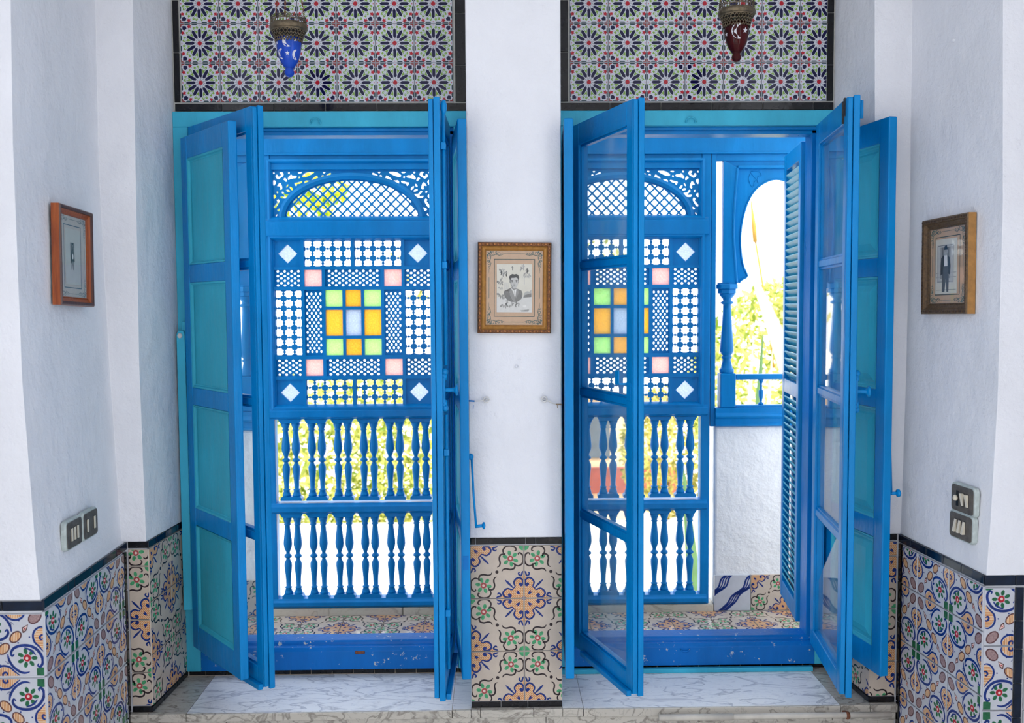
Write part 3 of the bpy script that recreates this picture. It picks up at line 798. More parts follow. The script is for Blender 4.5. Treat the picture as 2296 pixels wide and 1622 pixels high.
# ================================================================== casements and shutters
def leaf_root(name, label, hx, hy, z0, fx, fy, cat='casement'):
    ang = atan2(fy - hy, fx - hx)
    return thing(name, label, cat, (hx, hy, z0), ang), sqrt((fx - hx) ** 2 + (fy - hy) ** 2)
def knob(parent, x, y, z, d, mat='blue', plate=True, L=.045):
    g = G(); s = 1 if d > 0 else -1
    if plate:
        g.box(x - .012, x + .012, min(y, y + s * .008), max(y, y + s * .008), z - .055, z + .055)
        for dz in (-.062, .062): g.sphere((x, y + s * .006, z + dz), .013, 8, 5)
        for dz in (-.045, .045): g.lathe([(.012, 0), (.014, .006), (.010, .014)] if s > 0 else [(.010, -.014), (.014, -.006), (.012, 0)], 8, (x, y, z + dz), axis='y')
    o = obj('handle_plate' if plate else 'knob_rose', g if plate else G().lathe([(.012, min(0, s * .004)), (.012, max(0, s * .004))], 10, (x, y, z), axis='y'), mat, parent)
    prof = [(.009, 0), (.007, .012), (.0075, L - .008), (.012, L - .004), (.02, L), (.019, L + .005), (.004, L + .008)]
    if s < 0: prof = [(r_, -h) for r_, h in reversed(prof)]
    obj('knob', G().lathe(prof, 12, (x, y, z), axis='y'), mat, o)
def casement(name, label, hx, fx, hy=-.028, fy=None, side=1, broken=False, drip=True):
    z0, z1 = -1.362, .695
    root, w = leaf_root(name, label, hx, hy, z0, fx, fy)
    H = z1 - z0; t = .040; st = .056
    y0, y1 = (0, t) if side > 0 else (-t, 0)
    ym = (y0 + y1) / 2
    obj('hinge_stile', G().box(0, st, y0, y1, 0, H), 'blue', root, bevel=.003)
    g = G(); g.box(w - st, w - .012, y0, y1, 0, H)
    obj('meeting_stile', g, 'blue', root, bevel=.003)
    g = G(); g.box(w - .0125, w, y0 + .001, ym - .003, .004, H - .004); g.box(w - .0125, w + .003, ym - .001, y1, -.006, H + .003); obj('meeting_lip', g, 'blue', root, bevel=.003)
    obj('top_rail', G().box(st, w - st, y0, y1, H - .082, H), 'blue', root, bevel=.003)
    obj('bottom_rail', G().box(st, w - st, y0, y1, 0, .068), 'blue', root, bevel=.003)
    zs = [.068]
    for zc in (-.8175, -.337, .153):
        c = zc - z0; g = G(); prof = [(y0 + .004, c - .011), (y0 + .004, c + .011), (ym - .004, c + .016), (ym + .004, c + .016), (y1 - .004, c + .011), (y1 - .004, c - .011), (ym + .004, c - .016), (ym - .004, c - .016)]
        g.extrude(prof, st - .001, w - st + .001, 'yz'); obj('glazing_bar', g, 'blue', root); zs += [c - .014, c + .014]
    zs.append(H - .082)
    for k in range(4):
        a, b = zs[2 * k], zs[2 * k + 1]
        # bead round each pane
        g = G(); e = .007
        for (xa, xb, za, zb) in ((st, st + e, a, b), (w - st - e, w - st, a, b), (st + e, w - st - e, a, a + e), (st + e, w - st - e, b - e, b)):
            g.box(xa, xb, ym - .010, ym + .010, za, zb)
        bd = obj('glazing_bead', g, 'blue', root)
        if broken and k == 0:
            p = [(st + .004, a + .004), (w - st - .004, a + .004), (w - st - .004, b - .004), (w - st - .10, b - .004), (st + .12, a + .30), (st + .004, a + .20)]
            obj('pane', G().extrude(p, ym - .0015, ym + .0015), 'glass', root, label='cracked pane with a missing corner')
        else:
            obj('pane', G().box(st + .003, w - st - .003, ym - .0015, ym + .0015, a + .003, b - .003), 'glass', root)
    if drip:
        s = -1 if side > 0 else 1
        yb = y0 if side > 0 else y1
        g = G(); yy = sorted((yb, yb + s * .018)); g.box(.10, w - .012, yy[0], yy[1], -.006, .014); obj('drip_bar', g, 'blue', root, bevel=.003)
    for zc in (.25, 1.05, 1.82):
        obj('hinge', G().lathe([(.009, zc - .045), (.011, zc - .043), (.011, zc + .043), (.006, zc + .05), (.003, zc + .058)], 8, (-.006, ym, 0)), 'blue_dark', root)
    return root, w, H, y0, y1
def shutter(name, label, hx, fx, hy=-.06, fy=-.43, side=1, plainface=False):
    z0, z1 = -1.337, .647
    root, w = leaf_root(name, label, hx, hy, z0, fx, fy, 'shutter')
    H = z1 - z0; t = .032; st = .058
    y0, y1 = (0, t) if side > 0 else (-t, 0); ym = (y0 + y1) / 2
    obj('stile', G().box(0, st, y0, y1, 0, H), 'blue', root, bevel=.003); obj('stile', G().box(w - st, w, y0, y1, 0, H), 'blue', root, bevel=.004)
    n = 4; ra, rb, rm = .085, .095, .068
    ph = (H - ra - rb - rm * 3) / 4; z = rb
    obj('rail', G().box(st, w - st, y0 + .001, y1 - .001, 0, rb), 'blue', root, bevel=.003)
    for k in range(4):
        a, b = z, z + ph
        g = G(); i = .028
        def rect(e, y): return [(st + e, y, a + e), (w - st - e, y, a + e), (w - st - e, y, b - e), (st + e, y, b - e)]
        if plainface:
            g.ring_loft([rect(-.001, ym + .008), rect(-.001, ym - .004)]); 
        else:
            g.ring_loft([rect(-.001, ym + .003), rect(-.001, ym - .004)])
            for s in (-1, 1):
                yb = ym + (.003 if s > 0 else -.004)
                g.ring_loft([rect(.022, yb), rect(.030, yb + s * .004), rect(.050, yb + s * .009), rect(.052, yb + s * .0095)])
        p = obj('panel', g, 'teal_panel', root)
        m = G()
        for s in (-1, 1):
            ye = y1 if s > 0 else y0
            m.ring_loft([rect(0, ye - s * .001), rect(.006, ye - s * .003), rect(.010, ym + s * .007), rect(.014, ym + s * .005)], cap=False)
        obj('panel_moulding', m, 'teal_panel', p)
        z = b
        if k < 3: obj('rail', G().box(st, w - st, y0 + .001, y1 - .001, z, z + rm), 'blue', root, bevel=.003); z += rm
    obj('rail', G().box(st, w - st, y0 + .001, y1 - .001, H - ra, H), 'blue', root, bevel=.003)
    for zc in (.28, 1.0, 1.72):
        obj('hinge', G().lathe([(.008, zc - .04), (.010, zc - .038), (.010, zc + .038), (.003, zc + .05)], 8, (-.006, ym, 0)), 'blue_dark', root)
    return root, w, H, y0, y1

# window with the blue lamp
casement('glazed_casement', 'blue glazed casement swung open behind the plain turquoise panelled shutter', -1.2157, -.867, fy=-.429, side=1)
shutter('panel_shutter', 'blue shutter with four flat turquoise panels next to the hanging bar', -1.236, -.955, fy=-.418, side=1, plainface=True)
c2, w_, H_, y0_, y1_ = casement('glazed_casement', 'blue glazed casement seen edge on beside the white pier, knob near its middle', -.205, -.216, fy=-.545, side=-1)
knob(c2, w_ - .02, y1_ + .0, 1.075, 1, 'blue')
g = G(); g.tube([(w_ - .022, y1_ + .010, .10), (w_ - .022, y1_ + .010, .99)], .006, 8); g.tube([(w_ - .022, y1_ + .010, 1.16), (w_ - .022, y1_ + .010, 2.04)], .006, 8); g.sphere((w_ - .022, y1_ + .012, 2.03), .014, 8, 5, sc=(.8, .8, 1.8)); obj('bolt_rod', g, 'blue', c2)
for zc in (.30, .86, 1.5, 1.9): obj('rod_guide', G().box(w_ - .034, w_ - .010, y1_, y1_ + .018, zc - .012, zc + .012), 'blue', c2, bevel=.003)
s2, w_, H_, y0_, y1_ = shutter('panel_shutter', 'blue shutter with turquoise raised panels and a hanging hook, against the pier below the portrait', -.198, -.162, fy=-.437, side=1)
g = G(); g.sphere((w_ - .03, y1_ + .006, .80), .012); g.tube([(w_ - .03, y1_ + .010, .80), (w_ - .026, y1_ + .016, .66), (w_ - .022, y1_ + .024, .545)], .0045, 6); g.tube([(w_ - .022, y1_ + .022, .55), (w_ - .022, y1_ + .052, .552)], .006, 8); g.lathe([(.006, .045), (.013, .049), (.013, .054), (.004, .057)], 10, (w_ - .022, y1_, .552), axis='y'); obj('stay_hook', g, 'blue', s2)
obj('lock_slot', G().box(w_ - .0005, w_ + .0015, y0_ + .006, y1_ - .006, .40, .45), 'blue_dark', s2)

# window with the dark red lamp
s3, w_, H_, y0_, y1_ = shutter('panel_shutter', 'narrow blue shutter edge seen end on, touching the pier beside the clear glazed casement', .225, .207, fy=-.437, side=1)
c3, w_, H_, y0_, y1_ = casement('glazed_casement', 'blue glazed casement with four clear panes showing the coloured lattice behind', .2708, .436, fy=-.533, side=1)
g = G(); g.box(w_ - .05, w_ - .046, y0_ - .035, y0_, 1.085, 1.092); g.box(w_ - .075, w_ - .046, y0_ - .035, y0_ - .031, 1.085, 1.135); g.box(w_ - .05, w_ - .02, y0_ - .003, y0_, 1.03, 1.095); obj('latch_hook', g, 'blue', c3, bevel=.001)
c4, w_, H_, y0_, y1_ = casement('glazed_casement', 'blue glazed casement with the broken bottom pane, open beside the louvred shutter', 1.2224, 1.153, fy=-.555, side=1, broken=True, drip=False)
knob(c4, w_ - .022, y1_, 1.06, 1, 'blue')
g = G(); g.box(w_ - .052, w_ - .035, y0_ - .004, y0_ + .001, H_ - .06, H_ + .002); g.box(w_ - .046, w_ - .041, y0_ - .010, y0_ - .003, H_ - .085, H_ - .01); obj('top_bolt', g, 'iron_dark', c4)
g = G(); g.tube([(w_ - .02, y1_ + .008, 1.985), (w_ - .02, y1_ + .008, 2.045)], .007, 8); obj('top_catch', g, 'blue', c4)
s4, w_, H_, y0_, y1_ = shutter('panel_shutter', 'blue shutter with turquoise raised panels standing open before the white pilaster', 1.264, 1.333, hy=-.05, fy=-.457, side=1)
g = G(); g.tube([(w_ - .02, y0_ * 0 + y1_ + .004, .86), (w_ - .015, y1_ + .010, .66)], .004, 6); g.tube([(w_ - .015, y1_ + .008, .66), (w_ - .015, y1_ + .036, .66)], .006, 8); g.lathe([(.006, .03), (.014, .034), (.014, .040), (.004, .043)], 10, (w_ - .015, y1_, .66), axis='y'); obj('stay_hook', g, 'blue', s4)

# louvred outer shutter, folded in two narrow leaves
def louvre(label, nx, ny, fx, fy, mat='blue', pitch=.030):
    z0, z1 = -1.33, .66
    root, w = leaf_root('louvred_shutter', label, nx, ny, z0, fx, fy, 'shutter')
    H = z1 - z0; t = .030; st = .045
    for a, b in ((0, st), (w - st, w)): obj('stile', G().box(a, b, 0, t, 0, H), mat, root, bevel=.003)
    for a, b in ((0, .075), (H * .47, H * .47 + .06), (H - .07, H)): obj('rail', G().box(st, w - st, .001, t - .001, a, b), mat, root, bevel=.003)
    sg = G(); sg.ring_loft([[(0, .0, -.016), (0, .004, -.019), (0, t, .012), (0, t - .004, .016)], [(w - 2 * st, .0, -.016), (w - 2 * st, .004, -.019), (w - 2 * st, t, .012), (w - 2 * st, t - .004, .016)]])
    me = mesh('slat', sg, 'teal_panel')
    for a, b in ((.075, H * .47), (H * .47 + .06, H - .07)):
        z = a + .02
        while z < b - .01: obj('slat', None, None, root, me=me, loc=(st, 0, z)); z += pitch
    for zc in (.45, 1.0, 1.60): obj('hinge', G().box(-.004, .02, -.004, .001, zc - .05, zc + .05), 'blue_dark', root)
    return root
louvre('blue louvred shutter folded out over the balcony before the arch', 1.243, .125, 1.295, .52)
louvre('turquoise louvred shutter leaf squeezed behind the other louvred leaf', 1.288, .125, 1.340, .52, pitch=.034)

# hanging iron bar beside the flat shutter
bar = thing('shutter_bar', 'turquoise wooden bar hanging on a pivot beside the flat panelled shutter', 'shutter bar', (-1.256, -.030, -1.195))
g = G(); prof = [(-.017, 0), (.013, 0), (.017, .006), (.014, 1.09), (.008, 1.105), (-.012, 1.105), (-.018, 1.09)]
g.extrude(prof, -.018, .0); obj('bar', g, 'teal', bar, bevel=.002)
obj('pivot_bolt', G().sphere((-.004, -.020, 1.085), .010, 10, 6, sc=(1, .5, 1)), 'wire_white', bar)
obj('back_plate', G().box(-.002, .022, .0, .014, 1.02, 1.14), 'teal', bar, bevel=.002)

# ================================================================== carved balcony screens
YS = .85
def ell(a, b, cz, t0, t1, n): return [(a * cos(t0 + (t1 - t0) * k / n), cz + b * sin(t0 + (t1 - t0) * k / n)) for k in range(n + 1)]
HOLES = [('d', 290, 418, 20), [(405, 400), (465, 400), (495, 450), (470, 490), (420, 520), (385, 545), (340, 520), (320, 480), (345, 445), (365, 450), (370, 490), (400, 490), (430, 470), (435, 440), (410, 425)],
 ('d', 597, 415, 20), [(770, 400), (865, 400), (850, 425), (790, 430)], [(855, 475), (960, 400), (1120, 397), (1095, 430), (980, 490), (890, 510)], [(1280, 397), (1350, 400), (1305, 438)],
 [(1328, 480), (1450, 405), (1450, 460), (1345, 488)], ('d', 1283, 490, 27), [(1050, 550), (1165, 465), (1180, 500), (1198, 535), (1080, 592)], [(910, 570), (1040, 580), (1042, 602), (905, 680)],
 [(620, 460), (650, 440), (655, 475), (740, 470), (760, 500), (740, 520), (640, 535), (590, 560), (570, 545), (575, 510)], [(475, 545), (515, 505), (560, 565), (540, 603), (505, 560)], ('d', 805, 508, 20),
 [(275, 560), (315, 570), (335, 605), (320, 640), (290, 685), (275, 640)], [(345, 690), (400, 610), (430, 625), (455, 690), (460, 740), (430, 765), (400, 745), (420, 720), (400, 680), (370, 690)],
 [(530, 700), (570, 640), (588, 660), (555, 720)], [(598, 690), (640, 700), (680, 745), (660, 775), (622, 745)], [(700, 620), (750, 615), (860, 580), (870, 605), (820, 640), (760, 640), (750, 690), (725, 680)],
 [(525, 760), (580, 752), (622, 790), (600, 805), (545, 790)], [(750, 725), (855, 705), (845, 740), (785, 770)], [(335, 785), (385, 805), (360, 840), (340, 815)],
 [(430, 810), (470, 780), (510, 850), (620, 850), (600, 890), (500, 940), (430, 930), (410, 890), (450, 890), (500, 900), (495, 860)], [(665, 848), (700, 795), (728, 808), (685, 858)],
 [(280, 840), (340, 890), (310, 930), (280, 950)], [(330, 970), (380, 942), (400, 990), (380, 1040), (320, 1130), (285, 1130), (280, 1100), (330, 1040), (360, 1000)],
 ('d', 525, 993, 20), ('d', 487, 1045, 26), [(335, 1165), (440, 1112), (430, 1150), (385, 1203)], [(335, 1247), (355, 1260), (310, 1328), (298, 1318)]]
def hole_poly(h):
    if h[0] == 'd': pts = [(h[1] + h[3] * cos(2 * pi * k / 8), h[2] + h[3] * sin(2 * pi * k / 8)) for k in range(8)]
    else:
        pts = []; n = len(h)      # round the corners once
        for i in range(n):
            a, b, c = h[i - 1], h[i], h[(i + 1) % n]
            pts += [(b[0] * .78 + a[0] * .22, b[1] * .78 + a[1] * .22), (b[0] * .78 + c[0] * .22, b[1] * .78 + c[1] * .22)]
    return [(-.3925 + (580 + x / 9.009 - 603) * .002127, .659 - (340 + y / 9.009 - 378) * .002116) for x, y in pts]
BAL = [(.0185, 0), (.0175, .03), (.0125, .075), (.0155, .082), (.0155, .092), (.0105, .10), (.0118, .20), (.0168, .36), (.0165, .40), (.0085, .455), (.0085, .462), (.0165, .48), (.0172, .495), (.0150, .508), (.0085, .525), (.0090, .545), (.0165, .60), (.0190, .645), (.0180, .70), (.0130, .83), (.0112, .89), (.0150, .90), (.0150, .91), (.0120, .918), (.0185, .97), (.0195, 1.0)]
def balusters(t, dz, z0, z1, xs):
    me = None
    for xc in xs:
        for s in (-.0245, .0245):
            if me is None: me = mesh('baluster', G().lathe([(r_ * 1.14, h * (z1 - z0)) for r_, h in BAL], 12), 'screen_blue')
            obj('baluster', None, None, t, me=me, loc=(xc + s, .022, z0 - dz))
        g = G(); g.extrude([(xc - .052, z0 - .020), (xc + .052, z0 - .020), (xc + .052, z0 - .008), (xc + .044, z0), (xc - .044, z0), (xc - .052, z0 - .008)], .0, .044)
        obj('plinth_block', g, 'screen_blue', t, org=(0, 0, dz))
        g = G(); g.extrude([(xc - .044, z1), (xc + .044, z1), (xc + .050, z1 + .008), (xc + .056, z1 + .018), (xc - .056, z1 + .018), (xc - .050, z1 + .008)], .0, .044)
        obj('cap_block', g, 'screen_blue', t, org=(0, 0, dz))
def screen(cx, label):
    dz = -1.479
    t = thing('lattice_screen', label, 'balcony screen', (cx, YS, dz), 0, 'carved balcony screens')
    O = (0, 0, dz); B = 'screen_blue'
    def part(nm, g, m=B, bevel=0, par=None): return obj(nm, g, m, par or t, org=O, bevel=bevel)
    for s in (-1, 1):
        a, b = sorted((s * .388, s * .432)); part('stile', G().box(a, b, 0, .06, -1.477, .728), bevel=.003)
    def rail(nm, z0, z1, prof=.0):
        g = G(); pr = [(-.004, z0 + .006), (-.014, z0 + .012), (-.014, z1 - .016), (-.004, z1 - .008), (0, z1), (.06, z1), (.06, z0), (0, z0)]
        g.extrude(pr, -.420, .420, 'yz'); part(nm, g, bevel=.0015)
    part('top_rail', G().box(-.388, .388, .004, .06, .655, .728), bevel=.002)
    rail('middle_rail', .328, .422); rail('hand_rail', -.546, -.487); rail('lower_rail', -1.010, -.957); rail('bottom_rail', -1.477, -1.430)
    # sunk mouldings round the two upper fields
    for za, zb in ((.422, .690), (-.487, .328)):
        g = G(); y = -.002
        def rr(e, yy): return [(-.388 + e, yy, za + e), (.388 - e, yy, za + e), (.388 - e, yy, zb - e), (-.388 + e, yy, zb - e)]
        g.ring_loft([rr(-.012, y - .008), rr(-.002, y - .010), rr(.004, y - .002), rr(.012, .014), rr(.012, .03)], cap=False)
        part('field_moulding', g)
    # arch head: spandrels, band and diamond lattice
    cz = .425
    hl = [hole_poly(h) for h in HOLES]
    out = [(-.388, .425), (-.388, .655), (.0, .655)] + [p for p in ell(.335, .200, cz, pi / 2, pi, 24)]
    g = G(); g.plate(out, hl, .018, .032); part('spandrel', g)
    g = G(); g.plate([(-x, z) for x, z in out], [[(-x, z) for x, z in h] for h in hl], .018, .032); part('spandrel', g)
    g = G(); oo, ii = ell(.352, .215, cz, 0, pi, 40), ell(.322, .184, cz, 0, pi, 40); mm = ell(.337, .200, cz, 0, pi, 40)
    R = []
    for k in range(41):
        R.append([(oo[k][0], .030, oo[k][1]), (oo[k][0], .008, oo[k][1]), (mm[k][0], .000, mm[k][1]), (ii[k][0], .008, ii[k][1]), (ii[k][0], .034, ii[k][1])])
    g.ring_loft(R); part('arch_band', g)
    g = G(); hs = []; p = .0467
    for i in range(-15, 16):
        for j in range(0, 12):
            if (i + j) % 2: continue
            x, z = i * p / 2, .422 + j * p / 2
            if (x / .322) ** 2 + ((z - cz) / .184) ** 2 > 1.02: continue
            h = []
            for k in range(16):
                a = 2 * pi * k / 16; rr_ = .0172 if k % 4 == 0 else .0118
                if k % 4 in (1, 3): rr_ = .0138
                q = [x + rr_ * cos(a), z + rr_ * sin(a)]
                q[1] = max(q[1], .429)
                e = sqrt((q[0] / .316) ** 2 + ((q[1] - cz) / .178) ** 2)
                if e > 1: q = [q[0] / e, cz + (q[1] - cz) / e]
                h.append(tuple(q))
            area = abs(sum(h[k - 1][0] * h[k][1] - h[k][0] * h[k - 1][1] for k in range(16))) / 2
            if area > .00007:
                hh = [h[0]]
                for q in h[1:]:
                    if abs(q[0] - hh[-1][0]) + abs(q[1] - hh[-1][1]) > .0008: hh.append(q)
                hs.append(hh)
    g.plate(ell(.33, .192, cz, 0, pi, 40), hs, .020, .030); part('arch_lattice', g)
    # mosaic grid
    XA, XB, XC, XD = (.249, .377), (.150, .234), (.052, .134), (-.0375, .0375)
    Z1, Z2, Z4, Z5 = (.192, .318), (.097, .177), (-.335, -.255), (-.481, -.353)
    ZC = ((.000, .080), (-.141, -.016), (-.236, -.157))
    cells = []
    def both(a): return [a, (-a[1], -a[0])]
    for x in both(XA):
        for z in (Z1, Z5): cells.append((x, z, 'diamond'))
        for z in (Z2, Z4): cells.append((x, z, 'hexh'))
        cells.append((x, (-.236, .080), 'star'))
    for x in both(XB):
        for z in (Z2, Z4): cells.append((x, z, 'glass_pink'))
        cells.append((x, (-.236, .080), 'hexv'))
    for z in (Z2, Z4): cells.append(((-.134, .134), z, 'hexh'))
    for x in ((-.234, -.0075), (.0075, .234)):
        for z in (Z1, Z5): cells.append((x, z, 'star'))
    for k, x in enumerate((XD, XC, (-XC[1], -XC[0]))):
        for j, z in enumerate(ZC):
            cells.append((x, z, [['glass_orange_deep', 'glass_white', 'glass_orange_deep'], ['glass_green', 'glass_orange', 'glass_green'], ['glass_green', 'glass_orange', 'glass_green']][k][j]))
    def rc(x, z, e=0): return [(x[0] - e, z[0] - e), (x[1] + e, z[0] - e), (x[1] + e, z[1] + e), (x[0] - e, z[1] + e)]
    g = G(); g.plate([(-.389, -.488), (.389, -.488), (.389, .329), (-.389, .329)], [rc(x, z) for x, z, k in cells], .006, .040); part('grid_board', g, bevel=.0012)
    for x, z, k in cells:
        g = G(); w, h = x[1] - x[0], z[1] - z[0]; cxx, czz = (x[0] + x[1]) / 2, (z[0] + z[1]) / 2
        ins = .0025
        if k.startswith('glass'):
            g.box(x[0] - .003, x[1] + .003, .020, .024, z[0] - .003, z[1] + .003); part('glass_pane', g, k); continue
        if k == 'diamond':
            d = .046; hole = [(cxx, czz - d), (cxx + d, czz), (cxx, czz + d), (cxx - d, czz)]
            g.plate(rc(x, z, .003), [hole], .014, .028); o = part('diamond_board', g)
            g = G(); e = d + .003; g.extrude([(cxx, czz - e), (cxx + e, czz), (cxx, czz + e), (cxx - e, czz)], .029, .032); part('diamond_pane', g, 'glass_white', par=o); continue
        hs = []
        if k == 'star':
            p = .0487; nx, nz = int(w / p) + 2, int(h / p) + 2
            for i in range(-nx, nx + 1):
                for j in range(-nz, nz + 1):
                    sx = .5 if w < .15 else 0
                    X_, Z_ = cxx + i * p, czz + j * p * .965
                    q = []
                    for m in range(16):
                        a = 2 * pi * m / 16 + pi / 8
                        rr_ = .0230 if m % 2 == 0 else .0172
                        q.append((X_ + rr_ * cos(a), Z_ + rr_ * sin(a)))
                    q = clip_rect(q, x[0] + ins, x[1] - ins, z[0] + ins, z[1] - ins)
                    if len(q) > 2: hs.append(q)
        else:
            px, pz = (.033, .0225) if k == 'hexh' else (.0215, .031)
            rx, rz = (.0070, .0055) if k == 'hexh' else (.0053, .0068)
            for i in range(-14, 15):
                for j in range(-24, 25):
                    if (i + j) % 2: continue
                    X_, Z_ = cxx + i * px / 2, czz + j * pz / 2
                    if abs(X_ - cxx) > w / 2 - .004 or abs(Z_ - czz) > h / 2 - .004: continue
                    q = [(X_ + rx * cos(a), Z_ + rz * sin(a)) for a in [2 * pi * m / 8 for m in range(8)]]
                    q = clip_rect(q, x[0] + .001, x[1] - .001, z[0] + .001, z[1] - .001)
                    if len(q) > 2: hs.append(q)
        hh = []
        for q in hs:
            c = [q[0]]
            for a in q[1:]:
                if abs(a[0] - c[-1][0]) + abs(a[1] - c[-1][1]) > 1e-5: c.append(a)
            if len(c) > 2: hh.append(c)
        g.plate(rc(x, z, .003), hh, .016, .026); part('star_lattice' if k == 'star' else 'mesh_lattice', g)
    pc = [-.316, -.190, -.063, .063, .190, .316]
    balusters(t, dz, -.925, -.565, pc); balusters(t, dz, -1.410, -1.028, pc)
    return t
scr = screen(-.7195, 'blue carved balcony screen with coloured panes, seen through the window with the blue lamp')
index_kids(scr)
s2 = copy_tree(scr); s2.location.x = .578
s2['label'] = 'blue carved screen with coloured panes, behind the clear casement and next to the arch'
# posts and fascia of the balcony
fas = thing('balcony_beam', 'blue moulded beam running along the top of the balcony screens', 'beam', (0, YS, .728))
g = G(); g.extrude([(-.006, 0), (.05, 0), (.05, .15), (-.040, .15), (-.040, .108), (-.006, .108)], -1.95, 1.78, 'yz'); obj('fascia', g, 'screen_blue', fas, bevel=.002)
obj('bead', G().box(-1.95, 1.78, -.010, -.005, -.006, .004), 'screen_blue', fas, bevel=.0015)
obj('white_strip', G().box(-1.95, 1.78, -.026, -.005, .090, .107), 'plaster', fas, bevel=.003)
for x0, x1, lab in ((-.286, .145, 'wide blue board closing the balcony between the two carved screens'),):
    solo('balcony_post', G().box(x0, x1, YS + .005, YS + .07, -1.479, .728), 'screen_blue', lab, 'post', ((x0 + x1) / 2, YS + .03, -1.479), bevel=.004)

# ---- arched bay
bay = thing('arched_bay', 'blue horseshoe arch with a turned column, open to the garden beside the louvred shutter', 'arch', (1.33, YS, -.597), 0, 'balcony arches')
O = (1.33, YS, -.597); B = 'screen_blue'
def bp(nm, g, m=B, bevel=0, par=None): return obj(nm, g, m, par or bay, org=O, bevel=bevel)
bp('edge_board', G().box(1.012, 1.036, YS + .0, YS + .06, -.597, .728), bevel=.003)
bp('top_board', G().box(1.036, 1.74, YS + .004, YS + .05, .690, .728), bevel=.002)
# arch plate: left half profile from the photograph, mirrored
half = [(0, .602), (-.045, .592), (-.092, .562), (-.128, .515), (-.152, .455), (-.168, .385), (-.173, .315), (-.170, .250), (-.160, .190), (-.143, .150), (-.138, .138), (-.146, .128), (-.165, .118), (-.178, .104)]
inner = [(1.33 + x, z) for x, z in reversed(half)] + [(1.33 - x, z) for x, z in half[1:]]
hole_ = catmull(inner, 3)
outl = [(1.085, .104), (1.085, .692), (1.575, .692), (1.575, .104)]
loop = outl[0:1] + outl[1:2] + outl[2:3] + outl[3:4] + list(reversed(hole_))
g = G(); g.plate(loop, [], YS + .012, YS + .034); bp('arch_board', g)
g = G(); g.tube([(x, YS + .012, z) for x, z in hole_], .005, 6); bp('arch_edge', g)
for s in (-1, 1):
    pts = [(1.33 + s * q, z) for q, z in ((.245, .10), (.205, .115))]
    cv = catmull([(1.33 + s * .192, .100), (1.33 + s * .200, .20), (1.33 + s * .209, .33), (1.33 + s * .207, .46), (1.33 + s * .200, .56), (1.33 + s * .192, .655)], 4)
    poly = cv + [(1.33 + s * .262, .692), (1.33 + s * .262, .100)]
    g = G(); g.extrude(poly, YS - .006, YS + .030); p_ = bp('post_board', g, bevel=.003)
    g = G(); g.tube([(x + s * .002, YS - .006, z) for x, z in cv], .006, 8); bp('post_bead', g, par=p_)
    xc = 1.33 + s * .232
    g = G(); 
    for z0, z1, r_ in ((.074, .098, .050), (.052, .074, .042), (.098, .104, .046)):
        g.lathe([(r_ * 1.08 * .96, z0), (r_ * 1.08, z0 + .003), (r_ * 1.08, z1 - .003), (r_ * 1.08 * .96, z1)], 8, (xc, YS + .03, 0), smooth=False)
    bp('capital', g)
    g = G(); g.lathe([(.036, .052), (.038, .046), (.022, .026), (.020, .018), (.032, .010), (.032, .004), (.020, -.002), (.0205, -.03), (.026, -.12), (.0325, -.20), (.034, -.228), (.030, -.240), (.020, -.252), (.026, -.256), (.026, -.262), (.020, -.27), (.027, -.30), (.029, -.312), (.036, -.318), (.036, -.330), (.034, -.336)], 18, (xc, YS + .03, 0)); bp('turned_column', g)
    g = G(); g.box(xc - .038, xc + .038, YS - .008, YS + .068, -.506, -.336); bp('plinth', g, bevel=.006)
bp('top_bead', G().box(1.139, 1.521, YS - .004, YS + .012, .652, .668), bevel=.004)
bp('hand_rail', G().box(1.138, 1.524, YS + .01, YS + .045, -.370, -.342), bevel=.006)
bp('foot_rail', G().box(1.138, 1.524, YS + .005, YS + .055, -.512, -.494), bevel=.004)
for xc in (1.268, 1.394):
    g = G(); g.lathe([(.013, -.494), (.013, -.486), (.006, -.480), (.007, -.472), (.0115, -.452), (.0125, -.432), (.012, -.424), (.007, -.420), (.0055, -.40), (.006, -.388), (.010, -.384), (.010, -.378), (.014, -.370)], 12, (xc, YS + .028, 0)); bp('baluster', g)
g = G(); g.extrude([(-.012, -.506), (-.012, -.530), (-.020, -.536), (-.026, -.545), (-.022, -.552), (-.012, -.558), (-.012, -.578), (-.018, -.584), (-.018, -.592), (-.008, -.597), (.07, -.597), (.07, -.506)], 1.036, 1.74, 'yz')
g.v = [(x, y + YS, z) for x, y, z in g.v]; bp('sill_moulding', g, bevel=.0015)
# small carved leaf on the arch board
g = G(); lf = catmull([(1.208, .640), (1.196, .612), (1.200, .585), (1.214, .565), (1.224, .590), (1.236, .600), (1.240, .585), (1.240, .615), (1.256, .620), (1.244, .640), (1.208, .640)], 3)
g.tube([(x, YS + .011, z) for x, z in lf], .0022, 5); g.tube([(1.204, YS + .011, .632), (1.222, YS + .011, .612), (1.238, YS + .011, .598)], .002, 5); bp('carved_leaf', g)
index_kids(bay)
b2 = copy_tree(bay); b2.location.x = -1.4715; b2.scale = (-1, 1, 1)
b2['label'] = 'blue horseshoe arch mostly hidden, glimpsed through the casement behind the flat panelled shutter'

